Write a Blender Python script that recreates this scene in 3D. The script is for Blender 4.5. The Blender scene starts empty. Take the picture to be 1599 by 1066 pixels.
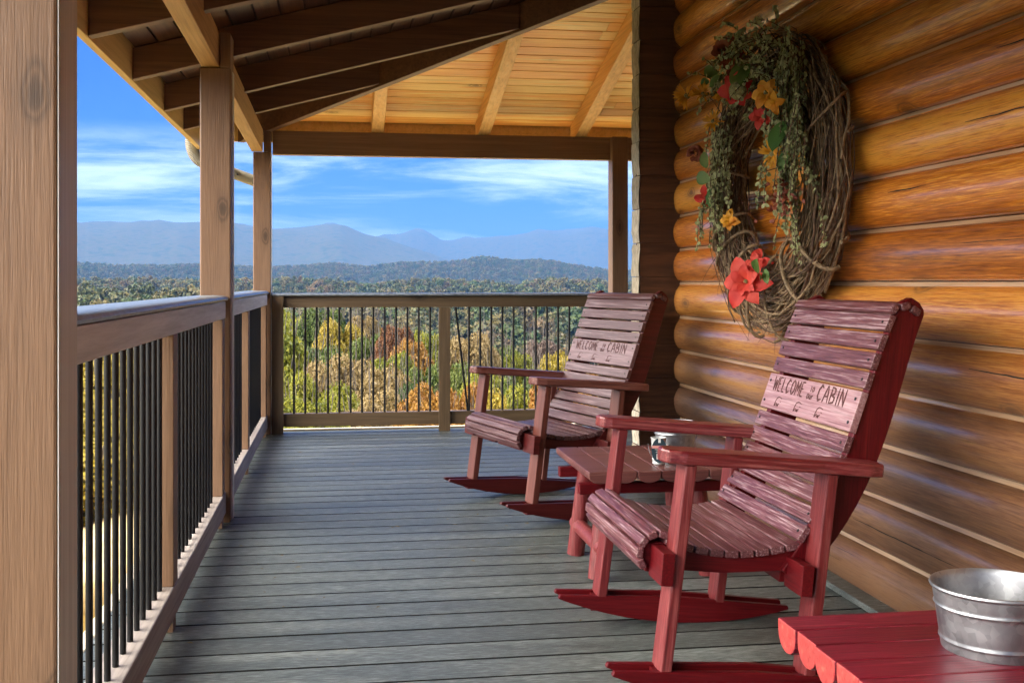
import bpy, bmesh, math, random
import numpy as np
from mathutils import Vector, Matrix, Euler, noise as mnoise
random.seed(7); rng = np.random.default_rng(7)
R = math.radians
scene = bpy.context.scene
col = scene.collection

# ------------------------------------------------------------ camera
YAW = 8.77
CH = 1.055
cam = bpy.data.cameras.new('camera'); camo = bpy.data.objects.new('camera', cam); col.objects.link(camo)
camo.location = (0, 0, CH); camo.rotation_euler = (R(90), 0, -R(YAW))
cam.sensor_width = 36; cam.lens = 1750/1599*36; cam.shift_y = -(533-441)/1599
cam.clip_start = 0.05; cam.clip_end = 60000
scene.camera = camo

# ------------------------------------------------------------ world, sun, exposure
SUN = Vector((0.72, 0.10, 0.68)).normalized()
elev = math.asin(SUN.z); az = math.atan2(SUN.x, SUN.y)
w = bpy.data.worlds.new("World"); scene.world = w; w.use_nodes = True
nt = w.node_tree; nt.nodes.clear()
N = nt.nodes.new; L = nt.links.new
out = N('ShaderNodeOutputWorld'); bg = N('ShaderNodeBackground')
sky = N('ShaderNodeTexSky'); sky.sky_type = 'NISHITA'; sky.sun_disc = False
sky.sun_elevation = elev; sky.sun_rotation = az; sky.altitude = 1500; sky.air_density = 1.0; sky.dust_density = 0.3; sky.ozone_density = 4.0
tint = N('ShaderNodeMix'); tint.data_type = 'RGBA'; tint.blend_type = 'MULTIPLY'; tint.inputs[0].default_value = 1.0
tint.inputs[7].default_value = (0.006, 0.22, 0.66, 1)
L(sky.outputs[0], tint.inputs[6])
tc = N('ShaderNodeTexCoord')
mp = N('ShaderNodeMapping'); mp.inputs['Scale'].default_value = (4.2, 4.2, 30); mp.inputs['Location'].default_value = (1.3, 0.4, 2.2)
L(tc.outputs['Generated'], mp.inputs[0])
cn = N('ShaderNodeTexNoise'); cn.inputs['Scale'].default_value = 1.0; cn.inputs['Detail'].default_value = 8; cn.inputs['Roughness'].default_value = 0.60; cn.inputs['Distortion'].default_value = 0.35
L(mp.outputs[0], cn.inputs['Vector'])
cr = N('ShaderNodeMapRange'); cr.inputs['From Min'].default_value = 0.39; cr.inputs['From Max'].default_value = 0.68
cr.interpolation_type = 'SMOOTHSTEP'
L(cn.outputs[0], cr.inputs['Value'])
sep = N('ShaderNodeSeparateXYZ'); L(tc.outputs['Generated'], sep.inputs[0])
band = N('ShaderNodeValToRGB'); L(sep.outputs['Z'], band.inputs[0])
e = band.color_ramp.elements; e[0].position = 0.0; e[0].color = (.75,)*3+(1,); e[1].position = 0.30; e[1].color = (.25,)*3+(1,)
for p, v in ((0.035, .8), (0.06, 1.0), (0.098, 1.0), (0.118, .45), (0.135, 0.0), (0.22, 0.0)):
    q = e.new(p); q.color = (v, v, v, 1)
mm = N('ShaderNodeMath'); mm.operation = 'MULTIPLY'; L(cr.outputs[0], mm.inputs[0]); L(band.outputs[0], mm.inputs[1])
cl = N('ShaderNodeMix'); cl.data_type = 'RGBA'; L(mm.outputs[0], cl.inputs[0]); L(tint.outputs[2], cl.inputs[6])
cl.inputs[7].default_value = (6.6, 7.6, 9.6, 1)
# unseen bright bank added to the sky, left and behind, as porch fill light
dt = N('ShaderNodeVectorMath'); dt.operation = 'DOT_PRODUCT'; L(tc.outputs['Generated'], dt.inputs[0]); dt.inputs[1].default_value = Vector((-.985, -.13, .17)).normalized()
cb = N('ShaderNodeMapRange'); cb.interpolation_type = 'SMOOTHSTEP'; cb.inputs['From Min'].default_value = .38; cb.inputs['From Max'].default_value = .92; L(dt.outputs['Value'], cb.inputs['Value'])
cc = N('ShaderNodeMix'); cc.data_type = 'RGBA'; L(cb.outputs[0], cc.inputs[0]); L(cl.outputs[2], cc.inputs[6]); cc.inputs[7].default_value = (76, 70, 62, 1)
L(cc.outputs[2], bg.inputs[0]); bg.inputs[1].default_value = 0.09
L(bg.outputs[0], out.inputs[0])
sl = bpy.data.lights.new('sun', 'SUN'); slo = bpy.data.objects.new('sun', sl); col.objects.link(slo)
sl.energy = 3.5; sl.angle = R(0.5); sl.color = (1.0, 0.93, 0.82)
slo.rotation_euler = (-SUN).to_track_quat('-Z', 'Y').to_euler()
scene.view_settings.view_transform = 'Standard'; scene.view_settings.look = 'None'
scene.view_settings.exposure = 1.68; scene.view_settings.gamma = 1
scene.render.engine = 'CYCLES'
cy = scene.cycles
cy.max_bounces = 10; cy.diffuse_bounces = 6; cy.glossy_bounces = 4; cy.transmission_bounces = 4; cy.volume_bounces = 0
cy.transparent_max_bounces = 8; cy.caustics_reflective = False; cy.caustics_refractive = False
cy.use_denoising = True
try: cy.denoiser = 'OPENIMAGEDENOISE'; cy.denoising_prefilter = 'NONE'
except Exception: pass
cy.sample_clamp_indirect = 6

# ------------------------------------------------------------ helpers
def tag(o, label=None, cat=None, group=None, kind=None):
    if label: o['label'] = label
    if cat: o['category'] = cat
    if group: o['group'] = group
    if kind: o['kind'] = kind
    return o
def empty(name, loc=(0, 0, 0), rot=(0, 0, 0)):
    o = bpy.data.objects.new(name, None); col.objects.link(o); o.location = loc; o.rotation_euler = rot
    o.empty_display_size = 0.1
    return o
def copy_tree(o, parent=None):
    c = o.copy(); col.objects.link(c); c.parent = parent
    for ch in list(o.children): copy_tree(ch, c)
    return c
class MB:
    def __init__(s): s.v = []; s.f = []; s.m = []
    def add(s, vs, fs, mi=0):
        b = len(s.v); s.v += [tuple(v) for v in vs]; s.f += [tuple(i+b for i in f) for f in fs]; s.m += [mi]*len(fs)
        return s
    def box(s, x0, x1, y0, y1, z0, z1, mi=0):
        vs = [(x, y, z) for z in (z0, z1) for y in (y0, y1) for x in (x0, x1)]
        return s.add(vs, [(0,2,3,1),(4,5,7,6),(0,1,5,4),(2,6,7,3),(0,4,6,2),(1,3,7,5)], mi)
    def obox(s, c, ax, ay, az_, hx, hy, hz, mi=0):
        c = Vector(c); ax = Vector(ax)*hx; ay = Vector(ay)*hy; az_ = Vector(az_)*hz
        vs = [c+ax*i+ay*j+az_*k for k in (-1, 1) for j in (-1, 1) for i in (-1, 1)]
        return s.add(vs, [(0,2,3,1),(4,5,7,6),(0,1,5,4),(2,6,7,3),(0,4,6,2),(1,3,7,5)], mi)
    def bar(s, p, q, wx, wy, up=(0, 1, 0), mi=0):
        p = Vector(p); q = Vector(q); d = (q-p); l = d.length; d.normalize()
        a = d.cross(Vector(up)).normalized(); b = a.cross(d).normalized()
        return s.obox((p+q)/2, a, b, d, wx/2, wy/2, l/2, mi)
    def tube(s, pts, r, n=8, caps=True, mi=0):
        pts = [Vector(p) for p in pts]; rs = r if hasattr(r, '__len__') else [r]*len(pts)
        vs = []; prev = None
        for i, p in enumerate(pts):
            d = (pts[min(i+1, len(pts)-1)]-pts[max(i-1, 0)])
            d = d.normalized() if d.length > 1e-9 else Vector((0, 0, 1))
            if prev is None:
                a = d.cross(Vector((0.31, 0.17, 0.93)))
                if a.length < 1e-3: a = d.cross(Vector((1, 0, 0)))
            else: a = prev-d*prev.dot(d)
            a.normalize(); prev = a; b = d.cross(a)
            for k in range(n):
                t = 2*math.pi*k/n; vs.append(p+(a*math.cos(t)+b*math.sin(t))*rs[i])
        fs = []
        for i in range(len(pts)-1):
            for k in range(n):
                k2 = (k+1) % n; fs.append((i*n+k, i*n+k2, (i+1)*n+k2, (i+1)*n+k))
        if caps:
            fs.append(tuple(range(n-1, -1, -1))); fs.append(tuple((len(pts)-1)*n+k for k in range(n)))
        return s.add(vs, fs, mi)
    def lathe(s, prof, c=(0, 0, 0), n=48, mi=0):
        vs = []; c = Vector(c)
        for r, z in prof:
            for k in range(n):
                t = 2*math.pi*k/n; vs.append((c.x+r*math.cos(t), c.y+r*math.sin(t), c.z+z))
        fs = []
        for i in range(len(prof)-1):
            for k in range(n):
                k2 = (k+1) % n; fs.append((i*n+k, i*n+k2, (i+1)*n+k2, (i+1)*n+k))
        return s.add(vs, fs, mi)
    def prism(s, poly, fn, a, b, mi=0):
        n = len(poly)
        vs = [fn(u, v, a) for u, v in poly]+[fn(u, v, b) for u, v in poly]
        fs = [tuple(range(n)), tuple(range(2*n-1, n-1, -1))]
        fs += [(i, i+n, (i+1) % n+n, (i+1) % n) for i in range(n)]
        return s.add(vs, fs, mi)
    def build(s, name, mats, parent=None, bevel=0, smooth=False, segs=2):
        me = bpy.data.meshes.new(name); me.from_pydata(s.v, [], s.f)
        bm = bmesh.new(); bm.from_mesh(me); bmesh.ops.recalc_face_normals(bm, faces=bm.faces); bm.to_mesh(me); bm.free()
        if not isinstance(mats, (list, tuple)): mats = [mats]
        for m in mats: me.materials.append(m)
        if len(mats) > 1: me.polygons.foreach_set('material_index', s.m)
        o = bpy.data.objects.new(name, me); col.objects.link(o)
        if parent: o.parent = parent
        if smooth: me.shade_smooth()
        if bevel:
            m = o.modifiers.new('bevel', 'BEVEL'); m.width = bevel; m.segments = segs; m.limit_method = 'ANGLE'; m.angle_limit = R(38)
        if smooth and bevel == 0:
            try: me.set_sharp_from_angle(angle=R(42))
            except Exception: pass
        return o
def bulk(name, V, F, mat, parent=None, smooth=False):
    """fast quad mesh from numpy arrays V (n,3), F (m,4)"""
    me = bpy.data.meshes.new(name)
    me.vertices.add(len(V)); me.vertices.foreach_set('co', np.asarray(V, np.float32).ravel())
    m, k = F.shape
    me.loops.add(m*k); me.loops.foreach_set('vertex_index', F.astype(np.int32).ravel())
    me.polygons.add(m); me.polygons.foreach_set('loop_start', (np.arange(m)*k).astype(np.int32))
    try: me.polygons.foreach_set('loop_total', np.full(m, k, np.int32))
    except Exception: pass
    me.update(calc_edges=True); me.validate()
    if mat: me.materials.append(mat)
    if smooth: me.shade_smooth()
    if name is None: return me
    o = bpy.data.objects.new(name, me)
    col.objects.link(o)
    if parent: o.parent = parent
    return o

# ------------------------------------------------------------ materials
def newmat(name):
    m = bpy.data.materials.new(name); m.use_nodes = True; t = m.node_tree
    return m, t, t.nodes['Principled BSDF'], t.nodes.new, t.links.new
def ramp(t, pts):
    r = t.nodes.new('ShaderNodeValToRGB'); e = r.color_ramp.elements
    e[0].position, e[0].color = pts[0][0], tuple(pts[0][1])+(1,)
    e[1].position, e[1].color = pts[-1][0], tuple(pts[-1][1])+(1,)
    for p, c in pts[1:-1]:
        q = e.new(p); q.color = tuple(c)+(1,)
    return r
AX = {'X': (0,), 'Y': (1,), 'Z': (2,)}
def wood(name, dark, mid, light,  axis='Y', fine=60, stretch=18, rough=.55, bump=.25, bdist=.002, coat=0, coatr=.2, vary=.25, knots=0, knotsc=3.0, cracks=0, spec=.5, blotch=.35, flat=None, deck_reflect=None, pores=.55):
    m, t, b, N, L = newmat(name)
    tc = N('ShaderNodeTexCoord'); mp = N('ShaderNodeMapping'); sc = [1, 1, 1]; sc[AX[axis][0]] = 1/stretch
    mp.inputs['Scale'].default_value = sc; L(tc.outputs['Object'], mp.inputs[0])
    geo = N('ShaderNodeNewGeometry')
    off = N('ShaderNodeVectorMath'); off.operation = 'ADD'
    mul = N('ShaderNodeVectorMath'); mul.operation = 'SCALE'; mul.inputs[0].default_value = (3.1, 7.3, 5.7); L(geo.outputs['Random Per Island'], mul.inputs['Scale'])
    L(mp.outputs[0], off.inputs[0]); L(mul.outputs[0], off.inputs[1])
    n1 = N('ShaderNodeTexNoise'); n1.inputs['Scale'].default_value = fine; n1.inputs['Detail'].default_value = 5; n1.inputs['Roughness'].default_value = .65; n1.inputs['Distortion'].default_value = .12
    L(off.outputs[0], n1.inputs['Vector'])
    n2 = N('ShaderNodeTexNoise'); n2.inputs['Scale'].default_value = min(fine/9, 9); n2.inputs['Detail'].default_value = 3; L(off.outputs[0], n2.inputs['Vector'])
    ad = N('ShaderNodeMath'); ad.operation = 'MULTIPLY_ADD'; L(n2.outputs[0], ad.inputs[0]); ad.inputs[1].default_value = blotch; L(n1.outputs[0], ad.inputs[2])
    sb = N('ShaderNodeMath'); sb.operation = 'MULTIPLY_ADD'; L(geo.outputs['Random Per Island'], sb.inputs[0]); sb.inputs[1].default_value = vary; L(ad.outputs[0], sb.inputs[2])
    o = .5+blotch*.5+vary*.5
    r = ramp(t, [(max(0, o-.30), dark), (o, mid), (min(1, o+.28), light)]); L(sb.outputs[0], r.inputs[0])
    cur = r.outputs[0]; hgt = n1.outputs[0]
    def mulc(cur, fac, colr):
        mx = N('ShaderNodeMix'); mx.data_type = 'RGBA'; L(fac, mx.inputs[0]); L(cur, mx.inputs[6]); mx.inputs[7].default_value = tuple(colr)+(1,)
        return mx.outputs[2]
    if knots:
        mk = N('ShaderNodeMapping'); ks = [knotsc*1.0]*3; ks[AX[axis][0]] = knotsc*.42
        if flat: ks[AX[flat][0]] = .05
        mk.inputs['Scale'].default_value = ks; L(tc.outputs['Object'], mk.inputs[0])
        wn = N('ShaderNodeTexNoise'); wn.inputs['Scale'].default_value = 8; L(mk.outputs[0], wn.inputs['Vector'])
        wa = N('ShaderNodeVectorMath'); wa.operation = 'MULTIPLY_ADD'; L(wn.outputs['Color'], wa.inputs[0]); wa.inputs[1].default_value = (.07, .07, .07); L(mk.outputs[0], wa.inputs[2])
        vo = N('ShaderNodeTexVoronoi'); vo.inputs['Scale'].default_value = 1.0
        if flat:
            vo.voronoi_dimensions = '2D'; s1 = N('ShaderNodeSeparateXYZ'); c1 = N('ShaderNodeCombineXYZ'); L(wa.outputs[0], s1.inputs[0])
            oth = [i for i in range(3) if i != AX[flat][0]]; L(s1.outputs[oth[0]], c1.inputs[0]); L(s1.outputs[oth[1]], c1.inputs[1]); L(c1.outputs[0], vo.inputs['Vector'])
        else: L(wa.outputs[0], vo.inputs['Vector'])
        kr = ramp(t, [(0.0, (1, 1, 1)), (0.05, (.8,)*3), (.07, (.3,)*3), (.09, (.7,)*3), (.12, (.2,)*3), (.22, (0, 0, 0))]); L(vo.outputs['Distance'], kr.inputs[0])
        sx = N('ShaderNodeSeparateColor'); L(vo.outputs['Color'], sx.inputs[0])
        gt = N('ShaderNodeMath'); gt.operation = 'GREATER_THAN'; L(sx.outputs[0], gt.inputs[0]); gt.inputs[1].default_value = 1-knots
        mu = N('ShaderNodeMath'); mu.operation = 'MULTIPLY'; L(kr.outputs[0], mu.inputs[0]); L(gt.outputs[0], mu.inputs[1])
        m2 = N('ShaderNodeMath'); m2.operation = 'MULTIPLY'; L(mu.outputs[0], m2.inputs[0]); m2.inputs[1].default_value = .85
        cur = mulc(cur, m2.outputs[0], [c*.22 for c in dark])
    if deck_reflect:  # deck reflection painted into the lower logs as a browner tone
        sz = N('ShaderNodeSeparateXYZ'); L(tc.outputs['Object'], sz.inputs[0])
        wz = N('ShaderNodeMath'); wz.operation = 'MULTIPLY_ADD'; L(n2.outputs[0], wz.inputs[0]); wz.inputs[1].default_value = .5; L(sz.outputs['Z'], wz.inputs[2])
        wm = N('ShaderNodeMapRange'); wm.inputs['From Min'].default_value = 1.50; wm.inputs['From Max'].default_value = .75; L(wz.outputs[0], wm.inputs['Value'])
        wf = N('ShaderNodeMath'); wf.operation = 'MULTIPLY'; L(wm.outputs[0], wf.inputs[0]); wf.inputs[1].default_value = .94
        wr = ramp(t, [(max(0, o-.30), deck_reflect[0]), (min(1, o+.28), deck_reflect[1])]); L(sb.outputs[0], wr.inputs[0])
        mx = N('ShaderNodeMix'); mx.data_type = 'RGBA'; L(wf.outputs[0], mx.inputs[0]); L(cur, mx.inputs[6]); L(wr.outputs[0], mx.inputs[7]); cur = mx.outputs[2]
    if cracks:
        mk = N('ShaderNodeMapping'); ks = [4.5]*3; ks[AX[axis][0]] = .28; mk.inputs['Scale'].default_value = ks; L(tc.outputs['Object'], mk.inputs[0])
        cn_ = N('ShaderNodeTexNoise'); cn_.inputs['Scale'].default_value = 1.6; cn_.inputs['Detail'].default_value = 2; L(mk.outputs[0], cn_.inputs['Vector'])
        d1 = N('ShaderNodeMath'); d1.operation = 'SUBTRACT'; L(cn_.outputs[0], d1.inputs[0]); d1.inputs[1].default_value = .5
        d2 = N('ShaderNodeMath'); d2.operation = 'ABSOLUTE'; L(d1.outputs[0], d2.inputs[0])
        d3 = N('ShaderNodeMath'); d3.operation = 'LESS_THAN'; L(d2.outputs[0], d3.inputs[0]); d3.inputs[1].default_value = .0022*cracks
        mk2 = N('ShaderNodeTexNoise'); mk2.inputs['Scale'].default_value = 2.2; L(tc.outputs['Object'], mk2.inputs['Vector'])
        d4 = N('ShaderNodeMath'); d4.operation = 'GREATER_THAN'; L(mk2.outputs[0], d4.inputs[0]); d4.inputs[1].default_value = .56
        d5 = N('ShaderNodeMath'); d5.operation = 'MULTIPLY'; L(d3.outputs[0], d5.inputs[0]); L(d4.outputs[0], d5.inputs[1])
        cur = mulc(cur, d5.outputs[0], (.02, .012, .008))
        sbb = N('ShaderNodeMath'); sbb.operation = 'SUBTRACT'; L(hgt, sbb.inputs[0]); L(d5.outputs[0], sbb.inputs[1]); hgt = sbb.outputs[0]
    if pores:
        mq = N('ShaderNodeMapping'); fq = min(fine*1.6, 340); qs = [fq]*3; qs[AX[axis][0]] = fq/max(stretch*1.6, 1); mq.inputs['Scale'].default_value = qs; L(tc.outputs['Object'], mq.inputs[0])
        n4 = N('ShaderNodeTexNoise'); n4.inputs['Scale'].default_value = 1.0; n4.inputs['Detail'].default_value = 3; n4.inputs['Roughness'].default_value = .7; L(mq.outputs[0], n4.inputs['Vector'])
        pm = N('ShaderNodeMapRange'); pm.inputs['From Min'].default_value = .50; pm.inputs['From Max'].default_value = .68; pm.inputs['To Max'].default_value = pores; L(n4.outputs[0], pm.inputs['Value'])
        cur = mulc(cur, pm.outputs[0], [c*.45 for c in dark])
        ph = N('ShaderNodeMath'); ph.operation = 'MULTIPLY_ADD'; L(pm.outputs[0], ph.inputs[0]); ph.inputs[1].default_value = -.5; L(hgt, ph.inputs[2]); hgt = ph.outputs[0]
    L(cur, b.inputs['Base Color'])
    rr = N('ShaderNodeMapRange'); rr.inputs['To Min'].default_value = rough-.08; rr.inputs['To Max'].default_value = rough+.12; L(n2.outputs[0], rr.inputs['Value']); L(rr.outputs[0], b.inputs['Roughness'])
    bp = N('ShaderNodeBump'); bp.inputs['Strength'].default_value = bump; bp.inputs['Distance'].default_value = bdist; L(hgt, bp.inputs['Height']); L(bp.outputs[0], b.inputs['Normal'])
    b.inputs['Specular IOR Level'].default_value = spec
    if coat: b.inputs['Coat Weight'].default_value = coat; b.inputs['Coat Roughness'].default_value = coatr
    return m
def plain(name, c, rough=.5, metal=0, var=.15, scale=20, bump=0, **k):
    m, t, b, N, L = newmat(name)
    n = N('ShaderNodeTexNoise'); n.inputs['Scale'].default_value = scale; n.inputs['Detail'].default_value = 4
    tc = N('ShaderNodeTexCoord'); L(tc.outputs['Object'], n.inputs['Vector'])
    r = ramp(t, [(.3, [x*(1-var) for x in c]), (.7, [min(1, x*(1+var)) for x in c])]); L(n.outputs[0], r.inputs[0]); L(r.outputs[0], b.inputs['Base Color'])
    b.inputs['Roughness'].default_value = rough; b.inputs['Metallic'].default_value = metal
    if bump:
        bp = N('ShaderNodeBump'); bp.inputs['Strength'].default_value = bump; bp.inputs['Distance'].default_value = .003; L(n.outputs[0], bp.inputs['Height']); L(bp.outputs[0], b.inputs['Normal'])
    for a, v in k.items(): b.inputs[a.replace('_', ' ')].default_value = v
    return m
def leafmat(name, cols, trans=.28, rough=.55, byobj=False, nsc=.6):
    m, t, b, N, L = newmat(name)
    geo = N('ShaderNodeNewGeometry'); tc = N('ShaderNodeTexCoord'); oi = N('ShaderNodeObjectInfo')
    n = N('ShaderNodeTexNoise'); n.inputs['Scale'].default_value = nsc; L(tc.outputs['Object'], n.inputs['Vector'])
    a = N('ShaderNodeMath'); a.operation = 'MULTIPLY_ADD'; L(geo.outputs['Random Per Island'], a.inputs[0]); a.inputs[1].default_value = .45
    if byobj:
        q = N('ShaderNodeMath'); q.operation = 'MULTIPLY_ADD'; L(n.outputs[0], q.inputs[0]); q.inputs[1].default_value = .16; L(oi.outputs['Random'], q.inputs[2]); a.inputs[1].default_value = .10
        L(q.outputs[0], a.inputs[2])
        s = N('ShaderNodeMath'); s.operation = 'MULTIPLY'; L(a.outputs[0], s.inputs[0]); s.inputs[1].default_value = .82
    else:
        q = N('ShaderNodeMath'); q.operation = 'MULTIPLY_ADD'; L(oi.outputs['Random'], q.inputs[0]); q.inputs[1].default_value = .2; L(n.outputs[0], q.inputs[2])
        L(q.outputs[0], a.inputs[2])
        s = N('ShaderNodeMath'); s.operation = 'MULTIPLY'; L(a.outputs[0], s.inputs[0]); s.inputs[1].default_value = .8
    k = len(cols); r = ramp(t, [((i/(k-1)) if byobj else .22+.56*i/(k-1), c) for i, c in enumerate(cols)]); L(s.outputs[0], r.inputs[0])
    if byobj: r.color_ramp.interpolation = 'LINEAR'
    L(r.outputs[0], b.inputs['Base Color']); b.inputs['Roughness'].default_value = rough; b.inputs['Specular IOR Level'].default_value = .3
    tr = N('ShaderNodeBsdfTranslucent'); L(r.outputs[0], tr.inputs[0]); ms = N('ShaderNodeMixShader'); ms.inputs[0].default_value = trans
    L(b.outputs[0], ms.inputs[1]); L(tr.outputs[0], ms.inputs[2]); L(ms.outputs[0], t.nodes['Material Output'].inputs[0])
    return m

M = {}
M['log'] = wood('log_stain', (.20, .045, .004), (.62, .185, .011), (.84, .35, .04), 'Y', fine=230, stretch=26, rough=.46, bump=.4, bdist=.002, coat=1.0, coatr=.16, vary=.26, knots=.55, knotsc=4.2, cracks=0, pores=.38, blotch=.5, flat='X', deck_reflect=((.055, .026, .014), (.20, .105, .058)))
M['lip_sheen'] = wood('log_lip_sheen', (.34, .19, .09), (.48, .31, .18), (.60, .44, .30), 'Y', fine=40, stretch=20, rough=.3, bump=.2, vary=.2, coat=.5)  # sky reflection on the log lips, painted in as a pale strip
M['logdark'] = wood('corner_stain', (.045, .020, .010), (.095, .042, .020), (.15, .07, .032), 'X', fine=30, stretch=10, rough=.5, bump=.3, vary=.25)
M['logend'] = wood('hewn_edge', (.30, .24, .16), (.55, .47, .34), (.75, .68, .55), 'Z', fine=60, stretch=3, rough=.8, bump=.9, bdist=.006, vary=.3)
M['post'] = wood('tan_paint_wood', (.15, .082, .043), (.20, .113, .061), (.24, .14, .078), 'Z', pores=.22, fine=150, stretch=26, rough=.5, bump=.6, bdist=.0022, vary=.1, knots=.4, knotsc=4.4, blotch=.5, flat='Y')
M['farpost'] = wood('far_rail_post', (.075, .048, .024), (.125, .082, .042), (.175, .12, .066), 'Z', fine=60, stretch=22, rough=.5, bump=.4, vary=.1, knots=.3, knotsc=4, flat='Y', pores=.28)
M['side_lit'] = wood('lit_side_tint', (.44, .45, .43), (.60, .61, .58), (.70, .71, .68), 'Z', pores=.2, fine=45, stretch=30, rough=.5, bump=.3, vary=.1)  # light on the posts' right faces, painted in as pale grey
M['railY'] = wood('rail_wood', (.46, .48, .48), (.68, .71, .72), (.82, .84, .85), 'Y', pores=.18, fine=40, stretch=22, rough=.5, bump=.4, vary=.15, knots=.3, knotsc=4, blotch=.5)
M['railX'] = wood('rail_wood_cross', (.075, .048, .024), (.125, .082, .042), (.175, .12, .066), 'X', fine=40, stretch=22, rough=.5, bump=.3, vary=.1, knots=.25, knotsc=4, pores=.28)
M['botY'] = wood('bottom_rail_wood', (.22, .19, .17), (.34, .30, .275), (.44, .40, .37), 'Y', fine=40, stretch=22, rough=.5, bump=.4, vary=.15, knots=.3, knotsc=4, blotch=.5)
M['cap'] = plain('cap_paint', (.20, .235, .27), rough=.3, var=.25, scale=35, bump=.3)
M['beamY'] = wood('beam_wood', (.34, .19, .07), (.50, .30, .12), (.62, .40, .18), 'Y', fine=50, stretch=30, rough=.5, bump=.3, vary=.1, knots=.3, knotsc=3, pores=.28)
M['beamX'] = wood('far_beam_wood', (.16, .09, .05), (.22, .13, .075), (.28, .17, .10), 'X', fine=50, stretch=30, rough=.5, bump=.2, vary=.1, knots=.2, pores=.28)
M['raftX'] = wood('rafter_wood_shaded', (.08, .035, .017), (.14, .06, .027), (.20, .095, .042), 'X', fine=40, stretch=30, rough=.5, bump=.2, vary=.15, knots=.25, knotsc=3)  # rafter wood darkened, the shade of the left slope is in the colour
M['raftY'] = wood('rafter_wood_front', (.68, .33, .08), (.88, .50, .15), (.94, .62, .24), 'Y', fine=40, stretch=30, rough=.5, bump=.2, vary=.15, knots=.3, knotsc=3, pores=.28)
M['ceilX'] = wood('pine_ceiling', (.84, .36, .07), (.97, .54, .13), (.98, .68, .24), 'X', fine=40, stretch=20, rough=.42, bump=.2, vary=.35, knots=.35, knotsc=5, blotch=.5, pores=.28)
M['ceilY'] = wood('pine_ceiling_shaded', (.05, .018, .009), (.08, .03, .013), (.12, .048, .02), 'Y', fine=40, stretch=20, rough=.45, bump=.2, vary=.3, knots=.3, knotsc=5)  # pine boards with the left slope's shade painted in
M['fascia'] = wood('fascia_wood', (.55, .38, .14), (.68, .48, .19), (.76, .56, .26), 'Y', fine=30, stretch=30, rough=.45, bump=.15, vary=.1, pores=.28)
M['shingle'] = plain('shingle', (.08, .07, .065), rough=.9, var=.4, scale=60)
M['deck'] = wood('composite_deck', (.020, .025, .025), (.088, .106, .104), (.38, .42, .41), 'X', fine=300, stretch=12, rough=.40, bump=.8, bdist=.0015, vary=.07, blotch=.35, spec=.5)
M['gap_shade'] = plain('painted_gap_shade', (.012, .013, .012), rough=.9)  # shade in board gaps and log splits put in as near-black colour
M['black'] = plain('black_metal', (.006, .006, .007), rough=.45, var=.1, Specular_IOR_Level=.3)
M['cream'] = plain('painted_sun_trim', (.78, .70, .55), rough=.5, var=.1)  # sunlight on the deck edge put in as a pale base colour
M['downsp'] = plain('downspout_paint', (.19, .17, .115), rough=.35, var=.1)
def chairwood(nm, ax, worn):
    if worn: return wood(nm, (.035, .005, .008), (.15, .044, .050), (.54, .39, .41), ax, fine=210, stretch=34, rough=.34, bump=.9, bdist=.0012, vary=.18, blotch=.35, knots=.0, spec=.6)
    return wood(nm, (.060, .0015, .003), (.105, .003, .006), (.15, .009, .010), ax, fine=140, stretch=24, rough=.42, bump=.3, bdist=.001, vary=.1, blotch=.3, spec=.25)
for a in 'XYZ': M['red'+a] = chairwood('red_paint_'+a, a, False)
M['wornY'] = chairwood('worn_red_slats', 'Y', True); M['wornX'] = chairwood('worn_red_arm', 'X', True)
M['legred'] = wood('red_paint_leg', (.08, .006, .008), (.165, .019, .021), (.31, .085, .08), 'Z', fine=150, stretch=24, rough=.4, bump=.4, bdist=.001, vary=.1, blotch=.3)
M['signw'] = wood('sign_board', (.20, .07, .08), (.37, .20, .215), (.58, .42, .43), 'Y', fine=110, stretch=30, rough=.4, bump=.6, bdist=.001, vary=.05, blotch=.3)
M['carve'] = plain('carved_letter', (.09, .03, .03), rough=.8)
M['screw'] = plain('screw_head', (.05, .045, .04), rough=.4, metal=.8)
M['tabr'] = wood('worn_table_top', (.085, .022, .022), (.17, .062, .055), (.27, .13, .115), 'Y', fine=70, stretch=20, rough=.36, bump=.5, bdist=.0015, vary=.25, blotch=.5, knots=.2, knotsc=5)
M['tabrx'] = wood('crimson_table_top', (.08, .004, .010), (.19, .009, .024), (.30, .045, .065), 'X', fine=130, stretch=20, rough=.33, bump=.45, bdist=.0015, vary=.15, blotch=.5, knots=.15, knotsc=5)
M['tabend'] = wood('crimson_end_grain', (.34, .03, .03), (.38, .05, .045), (.46, .15, .10), 'X', fine=60, stretch=1, rough=.45, bump=.4, vary=.15)
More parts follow.
